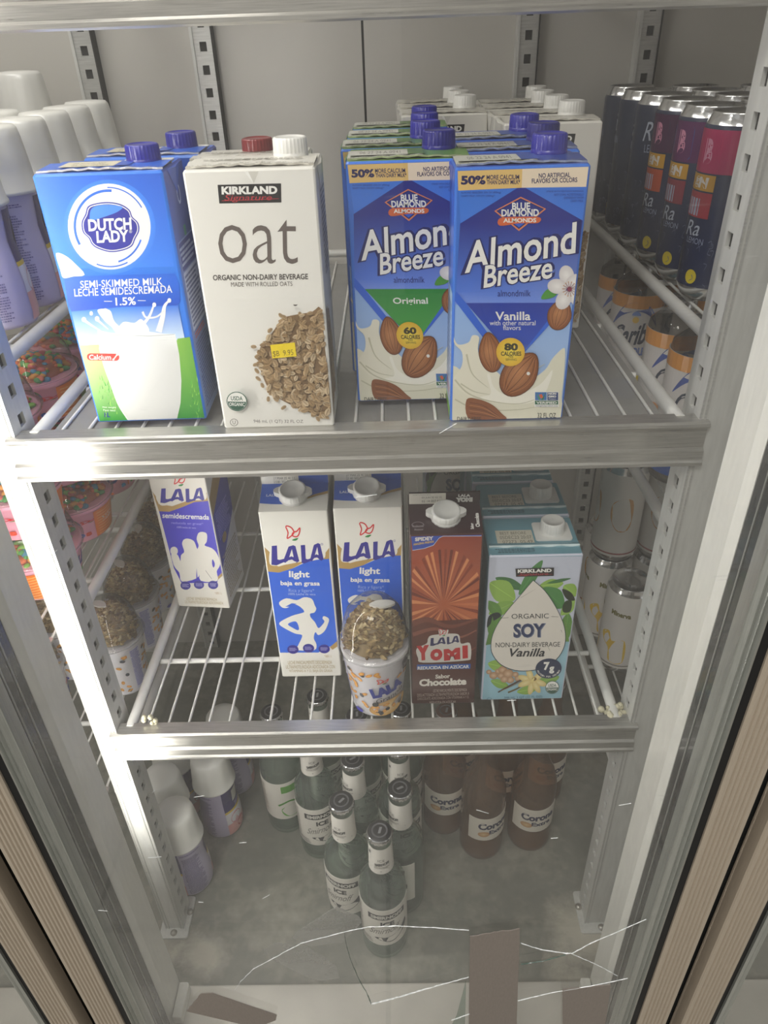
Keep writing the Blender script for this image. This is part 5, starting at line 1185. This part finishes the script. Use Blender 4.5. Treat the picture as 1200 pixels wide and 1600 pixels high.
def clear_bottle(green=False):
    root = empty('clear_glass_bottle', (0, 0, 0)); b = MB()
    pr = [(.020, .0030), (.0275, 0), (.0285, .003), (.0290, .010), (.0290, .122), (.0284, .130), (.0270, .140), (.0185, .157), (.0150, .166), (.0140, .180), (.0132, .222), (.0136, .2262), (.0136, .229)]
    b.lathe(pr, 'green_bottle_glass', 52, capt=False); b.lathe([(.018, .0035), (.0262, .005), (.0270, .010), (.0270, .121), (.0262, .128), (.0240, .139), (.0165, .153)], 'green_bottle_glass', 40, capt=False, capb=False)
    b.build('glass_body', root)
    lb = MB(); label_band(lb, .0291, .036, .116, math.radians(-175), math.radians(-5), hx('dcd8cf'), n=26)
    A = Art(lb, lambda u, v, o: ((.0296 + o) * math.cos(math.radians(-175 + 170 * u)), (.0296 + o) * math.sin(math.radians(-175 + 170 * u)), .036 + .080 * v), U100, 'matte_print', o0=.0001, step=3e-5)
    if green:
        A.micro(8, 10, 30, 90, 16, hx('a89f92'), 3); A.rect(58, 8, 92, 26, hx('5a9a3a'), 4); A.poly(blob([(55, 70), (75, 60), (92, 74), (80, 92), (60, 90)], 4), hx('6aa84a')); A.line(curve([(50, 60), (70, 50), (90, 62)]), 4, hx('4a8a34'))
    else:
        A.micro(4, 8, 16, 92, 14, hx('8f8a82'), 3); A.rect(28, 12, 84, 26, hx('2a2b2c'), 8); A.text('SMIRNOFF', 56, 19, 48, 9, hx('cfccc4'), bold=.05); A.text('ICE', 56, 38, 20, 12, hx('3a3a3a'), bold=.05)
        A.text('Smirnoff', 52, 56, 44, 16, hx('77746e'), rot=-12, shear=.5); A.poly(blob([(36, 78), (56, 76), (74, 66), (86, 50), (86, 66), (72, 84), (58, 90)], 4), hx('3f4042')); A.micro(8, 84, 34, 97, 3, hx('8f8a82'), 5)
    lb.build('front_label', root)
    nb = MB(); nb.lathe([(.0152, .170), (.0147, .180), (.0140, .212), (.0138, .2165)], 'matte_print', 36, hx('dedad2'), capt=False, capb=False)
    N = Art(nb, lambda u, v, o: ((.0151 - .0010 * v + o) * math.cos(math.radians(-170 + 160 * u)), (.0151 - .0010 * v + o) * math.sin(math.radians(-170 + 160 * u)), .172 + .042 * v), U100, 'matte_print', o0=.0003, step=3e-5)
    N.text('SMIRNOFF', 54, 60, 44, 12, hx('4a4a48'), rot=-10, bold=.05); N.text('ICE', 52, 42, 20, 10, hx('6a6864')); N.line([(4, 84), (50, 92), (96, 84)], 3, hx('7a7a78')); N.rect(10, 12, 18, 22, hx('6a6864'), 2); N.micro(30, 70, 80, 80, 2, hx('8f8a82'), 3)
    nb.build('neck_label', root)
    crown(root, .2265); return root
CB = clear_bottle(); G = 'clear green-tinted glass bottles with dark crown caps on the cooler floor'
CB.location = (.0030, -.0110, ZF + .0002); tag(CB, 'frontmost clear glass bottle with a dark crown cap, alone at the head of the group', 'glass bottle', G)
for x, y, r, l in ((-.0430, .0290, -.5, 'clear glass bottle just left behind the frontmost one, white label turned away'), (.0270, .0450, -.9, 'clear glass bottle right behind the frontmost one'),
                   (-.0910, .1260, .15, 'clear glass bottle with a black label band, left middle of the group'), (-.0320, .0890, -.8, 'clear glass bottle in the centre of the group, third cap from the front'),
                   (.0260, .1060, .1, 'clear glass bottle at the right edge of the group, third from the front'), (-.0290, .1600, .3, 'clear glass bottle in the fourth row, centre'), (.0300, .1690, .2, 'clear glass bottle in the fourth row, right, mostly under the shelf'), (-.0850, .1950, .2, 'clear glass bottle in the fourth row, left, mostly under the shelf')):
    dup(CB, (x, y, ZF + .0002), r, l, G)
LB = clear_bottle(True); LB.location = (-.1450, .1680, ZF + .0002); LB.rotation_euler = (0, 0, -.15); tag(LB, 'leftmost clear glass bottle, with green print on its pale label', 'glass bottle')

def beer():
    root = empty('beer_bottle', (0, 0, 0)); b = MB()
    b.lathe([(.020, .003), (.0270, 0), (.0302, .003), (.0305, .012), (.0305, .118), (.0295, .132), (.0245, .152), (.0160, .176), (.0140, .190), (.0132, .222), (.0138, .226), (.0138, .231)], 'amber_bottle', 48, capt=False); b.build('glass_body', root)
    lb = MB(); label_band(lb, .0306, .050, .098, math.radians(-160), math.radians(-28), hx('d9d2c6'), n=22)
    A = Art(lb, lambda u, v, o: ((.0311 + o) * math.cos(math.radians(-160 + 132 * u)), (.0311 + o) * math.sin(math.radians(-160 + 132 * u)), .050 + .048 * v), U100, 'matte_print', o0=.0001, step=3e-5)
    A.text('Corona', 55, 34, 70, 30, hx('24264a'), bold=.05); A.text('Extra', 62, 64, 40, 18, hx('24264a'), bold=.04); A.ell(32, 70, 12, 12, hx('b98a5a'), n=14, col2=hx('d9b98a'))
    lb.build('front_label', root); crown(root, .229, top=hx('5a3a2c')); return root
BB = beer(); G = 'amber beer bottles on the cooler floor'
BB.location = (.0910, .1620, ZF + .0002); tag(BB, 'left one of the amber beer bottles in front, next to the clear bottles', 'beer bottle', G)
for x, y, r, l in ((.1420, .1220, .45, 'middle amber beer bottle, nearest to the door'), (.2130, .1340, .1, 'right-hand amber beer bottle with its label facing out'), (.1180, .2250, .2, 'amber beer bottle in the second row, left'), (.1800, .1980, .2, 'amber beer bottle in the second row, centre'), (.2450, .2100, .2, 'amber beer bottle in the second row, right')):
    dup(BB, (x, y, ZF + .0002), r, l, G)

def cooler_bottle():
    root = empty('cooler_bottle', (0, 0, 0)); b = MB()
    b.lathe([(.018, .002), (.0260, 0), (.0290, .003), (.0295, .010), (.0295, .138), (.0280, .146), (.0200, .153), (.0140, .158), (.0128, .160), (.0128, .162)], 'cooler_bottle', 44); b.build('glass_body', root)
    lb = MB(); a0, sp_ = -math.pi * 1.25, math.pi * 1.3
    label_band(lb, .0297, .012, .139, a0, a0 + sp_, hx('d4cfcc'), n=34)
    A = Art(lb, lambda u, v, o: ((.0302 + o) * math.cos(a0 + sp_ * u), (.0302 + o) * math.sin(a0 + sp_ * u), .012 + .127 * v), U100, 'plastic_print', o0=.0002, step=3e-5)
    A.rect(0, 80, 100, 100, hx('2b5ab4'), 20); A.rect(0, 0, 100, 12, hx('d9923a'), 20)
    for x0 in (24,):
        A.poly(blob([(x0 + 2, 30), (x0 + 12, 12), (x0 + 25, 6), (x0 + 40, 12), (x0 + 48, 30), (x0 + 38, 18), (x0 + 25, 14), (x0 + 12, 20)], 4), hx('2b4a9c'))
        A.text('Caribe', x0 + 26, 36, 40, 20, hx('1f2a44'), rot=-8, shear=.3, bold=.03); A.text('COOLER', x0 + 30, 52, 26, 8, hx('6a7fc0'), bold=.05)
        A.ell(x0 + 9, 66, 6, 8, hx('e0a070'), n=18); A.ell(x0 + 9, 66, 4.5, 6, hx('d4cfcc'), n=18); A.text('4.5', x0 + 9, 66, 5, 5, hx('4a5a9c')); A.ell(x0 + 26, 22, 3, 3, hx('e8c04a'), n=12); A.ell(x0 + 26, 18, 4, 4, hx('6a8ad0'), n=14, a0=180, a1=360)
    A.rect(58, 76, 68, 85, hx('e8d02c'), 4)
    lb.build('wrap_label', root)
    c = MB(); c.lathe([(.0138, .156), (.0142, .157), (.0142, .168), (.0130, .170), (.0003, .170)], 'chrome', 48, flute=(1, 2, 24, .0005)); c.build('screw_cap', root)
    return root
KB = cooler_bottle(); G = 'clear glass cooler bottles with blue and yellow wrap labels'; ZK = -.1445
KB.location = (.3240, .3550, ZK); tag(KB, 'second cooler bottle from the wall pilaster, a yellow sticker low on its label', 'cooler bottle', G)
for x, y, r, l in ((.3230, .4200, .25, 'cooler bottle nearest to the wall pilaster'), (.3250, .2250, .3, 'cooler bottle third from the pilaster, clear shoulder visible above its label'), (.3280, .1620, .2, 'nearest cooler bottle, cut off by the perforated post'),
                   (.3900, .3300, .5, 'cooler bottle in the second row, between the middle two'), (.3920, .4000, .3, 'cooler bottle in the second row near the wall'), (.3950, .2000, .3, 'cooler bottle in the second row behind the post')):
    dup(KB, (x, y, ZK), r, l, G)

def can_base(b, r, H, col, n=44):
    b.lathe([(r * .70, .002), (r * .78, 0), (r * .84, .0012), (r * .99, .009), (r, .012)], 'chrome', n, capt=False); b.lathe([(r, .012), (r, H - .012), (r * .97, H - .009)], 'plastic_print', n, col, capt=False, capb=False)
    b.lathe([(r * .97, H - .009), (r * .86, H - .0015), (r * .87, H), (r * .84, H + .0002), (r * .82, H - .0035), (r * .2, H - .0036), (.0003, H - .0036)], 'chrome', n, capt=False, capb=False)
def lid_tab(root, r, H):
    t = MB().pole(blob([(-.004, -.009), (.004, -.009), (.0055, 0), (.004, .008), (-.004, .008), (-.0055, 0)], 3), H - .0034, H - .0022, 'chrome'); t.build('pull_tab', root)
def dark_can():
    root = empty('drink_can', (0, 0, 0)); b = MB(); r, H = .0290, .1500
    can_base(b, r, H, hx('222c48'))
    A = Art(b, cyl([(r, .012), (r, H - .012)], -math.pi / 2, 2 * math.pi), [(-50, 0), (150, 0), (150, 100), (-50, 100)], 'plastic_print', o0=.0002, step=2e-5); rd = random.Random(4)
    for k in range(130):
        x, y = rd.uniform(-48, 148), rd.uniform(36, 96); a = rd.uniform(0, 6.28)
        A.o -= A.st * .9; A.line(curve([(x, y), (x + 3 * math.cos(a), y + 3 * math.sin(a)), (x + 4 * math.cos(a + 1), y + 5 * math.sin(a + 1))], 3), .7, hx('56607c'), .3)
    for q in (0, 66, -48): A.text('Ra', 30 + q, 16, 18, 14, hx('b4bccc'), shear=.35, rot=-4); A.text('LEMON', 34 + q, 29, 22, 6, hx('8f9ab4')); 
    A.ell(40, 90, 6, 6, hx('d8c22c'), n=16); A.ell(106, 90, 6, 6, hx('d8c22c'), n=16); A.ell(-26, 90, 6, 6, hx('d8c22c'), n=16)
    b.build('can_body', root); lid_tab(root, r, H); return root
def fruit_can(kind):
    root = empty('drink_can', (0, 0, 0)); b = MB(); r, H = .0290, .1500
    can_base(b, r, H, hx('232c4c'))
    A = Art(b, cyl([(r, .012), (r, H - .012)], -math.pi / 2, 2 * math.pi), [(-50, 0), (150, 0), (150, 100), (-50, 100)], 'plastic_print', o0=.0002, step=2e-5); rd = random.Random(4)
    c1, c2, c3 = {'p': ('b0285c', 'c42a60', 'a83440'), 'm': ('5c2458', '3a5296', '8c3040'), 'o': ('4a2048', '3c2c50', 'b8502e')}[kind]
    for k in range(90):
        x, y = rd.uniform(-48, 148), rd.uniform(66, 98); a = rd.uniform(0, 6.28)
        A.o -= A.st * .9; A.line(curve([(x, y), (x + 3 * math.cos(a), y + 3 * math.sin(a)), (x + 4 * math.cos(a + 1), y + 5 * math.sin(a + 1))], 3), .7, hx('56607c'), .3)
    A.rect(-50, 0, 150, 26, hx(c1), 60)
    for q in (0, 66, -48):
        A.poly(rrect(8 + q, 3, 40 + q, 24, 3), hx(c2)); A.text('B', 27 + q, 13, 10, 15, hx('cf8aa4'), bold=.06)
        A.rect(2 + q, 27, 40 + q, 37, hx('c8962c'), 8); A.text('SN', 24 + q, 32, 18, 7, hx('dcd6cc'), bold=.07, shear=.2); A.rect(2 + q, 38, 40 + q, 54, hx(c3), 8); A.rect(10 + q, 42, 28 + q, 53, hx('a9acc0'), 4)
        A.text('Ra', 26 + q, 61, 18, 10, hx('b4bccc'), shear=.35, rot=-4); A.text('LEMON', 30 + q, 69, 20, 4, hx('8f9ab4')); A.ell(34 + q, 93, 6, 5, hx('d8c22c'), n=16)
    b.build('can_body', root); lid_tab(root, r, H); return root
DC = dark_can(); G = 'tall slim cans on the upper right neighbouring shelf'; ZD = .0445
FP, FM, FO = fruit_can('p'), fruit_can('m'), fruit_can('o')
FP.location = (0.3240, .1700, ZD); FP.rotation_euler = (0, 0, -.5); tag(FP, 'pink and navy slim can nearest the perforated post', 'drink can', G)
FM.location = (0.3230, .2330, ZD); FM.rotation_euler = (0, 0, -.5); tag(FM, 'purple and navy slim can, second from the perforated post', 'drink can', G)
FO.location = (0.3220, .2960, ZD); FO.rotation_euler = (0, 0, -.5); tag(FO, 'navy slim can with an orange panel, third from the perforated post', 'drink can', G)
DC.location = (0.3210, .3590, ZD); tag(DC, 'dark navy slim can, fourth from the perforated post', 'drink can', G)
dup(DC, (0.3200, .4220, ZD), .3, 'dark navy slim can, fifth from the perforated post', G); dup(DC, (0.3190, .4850, ZD), .3, 'dark navy slim can at the back wall, first column', G)
dup(FP, (0.3860, .2010, ZD), -.4, 'pink and navy slim can in the second column, nearest the post', G)
for i, y in enumerate((.2640, .3270, .3900, .4530)): dup(DC, (0.3850 - .001 * i, y, ZD), .3 * i, ('second', 'third', 'fourth', 'fifth')[i] + ' slim can of the second column, showing mostly its rim', G)
for i, y in enumerate((.3000, .3630, .4260)): dup(DC, (0.4490, y, ZD), .3 * i, ('first', 'second', 'third')[i] + ' slim can of the third column, showing only its rim', G)
def white_can(lemon=True):
    root = empty('drink_can', (0, 0, 0)); b = MB(); r, H = .0300, .1450
    can_base(b, r, H, hx('d4d0ca'))
    A = Art(b, cyl([(r, .012), (r, H - .012)], -math.pi / 2, 2 * math.pi), [(-50, 0), (150, 0), (150, 100), (-50, 100)], 'plastic_print', o0=.0002, step=2e-5)
    for q in (0, 66, -48):
        if lemon: A.text('Minerva', 32 + q, 22, 28, 7, hx('6a641e'), bold=.05); A.poly(blob([(8 + q, 56), (20 + q, 50), (26 + q, 62), (44 + q, 58), (46 + q, 90), (26 + q, 92), (22 + q, 74), (12 + q, 66)], 4), hx('d8b434'))
        else: A.poly(blob([(16 + q, 30), (40 + q, 26), (42 + q, 60), (26 + q, 66), (14 + q, 50)], 4), hx('c08a3c'))
    A.rect(-50, 95, 150, 97, hx('8a3a3a') if not lemon else hx('8d8880'), 60)
    b.build('can_body', root); lid_tab(root, r, H); return root
WC = white_can(); G = 'white cans on the right neighbouring shelf'; ZW = -.4995
WC.location = (.3380, .2450, ZW); tag(WC, 'white can with yellow lemon print and its dark lid visible, right of the soy cartons', 'drink can', G)
dup(WC, (.3270, .3080, ZW), .4, 'white can behind and left of the lemon can, partly hidden by the soy carton', G); dup(WC, (.3900, .3080, ZW), .4, 'white lemon can in the second row behind the front one', G)
WD = white_can(False); WD.location = (.3380, .3750, ZW + .0); tag(WD, 'white can with brown print standing in the back row, lower layer', 'drink can', G)
dup(WD, (.3270, .3080, ZW + .1452), .5, 'white can with a red base line, stacked above the second lemon can', G); dup(WD, (.3900, .3080, ZW + .1452), .1, 'white can with a red base line, stacked on the second-row can', G); dup(WD, (.4020, .2400, ZW), .1, 'white can behind the perforated post on the low shelf', G)
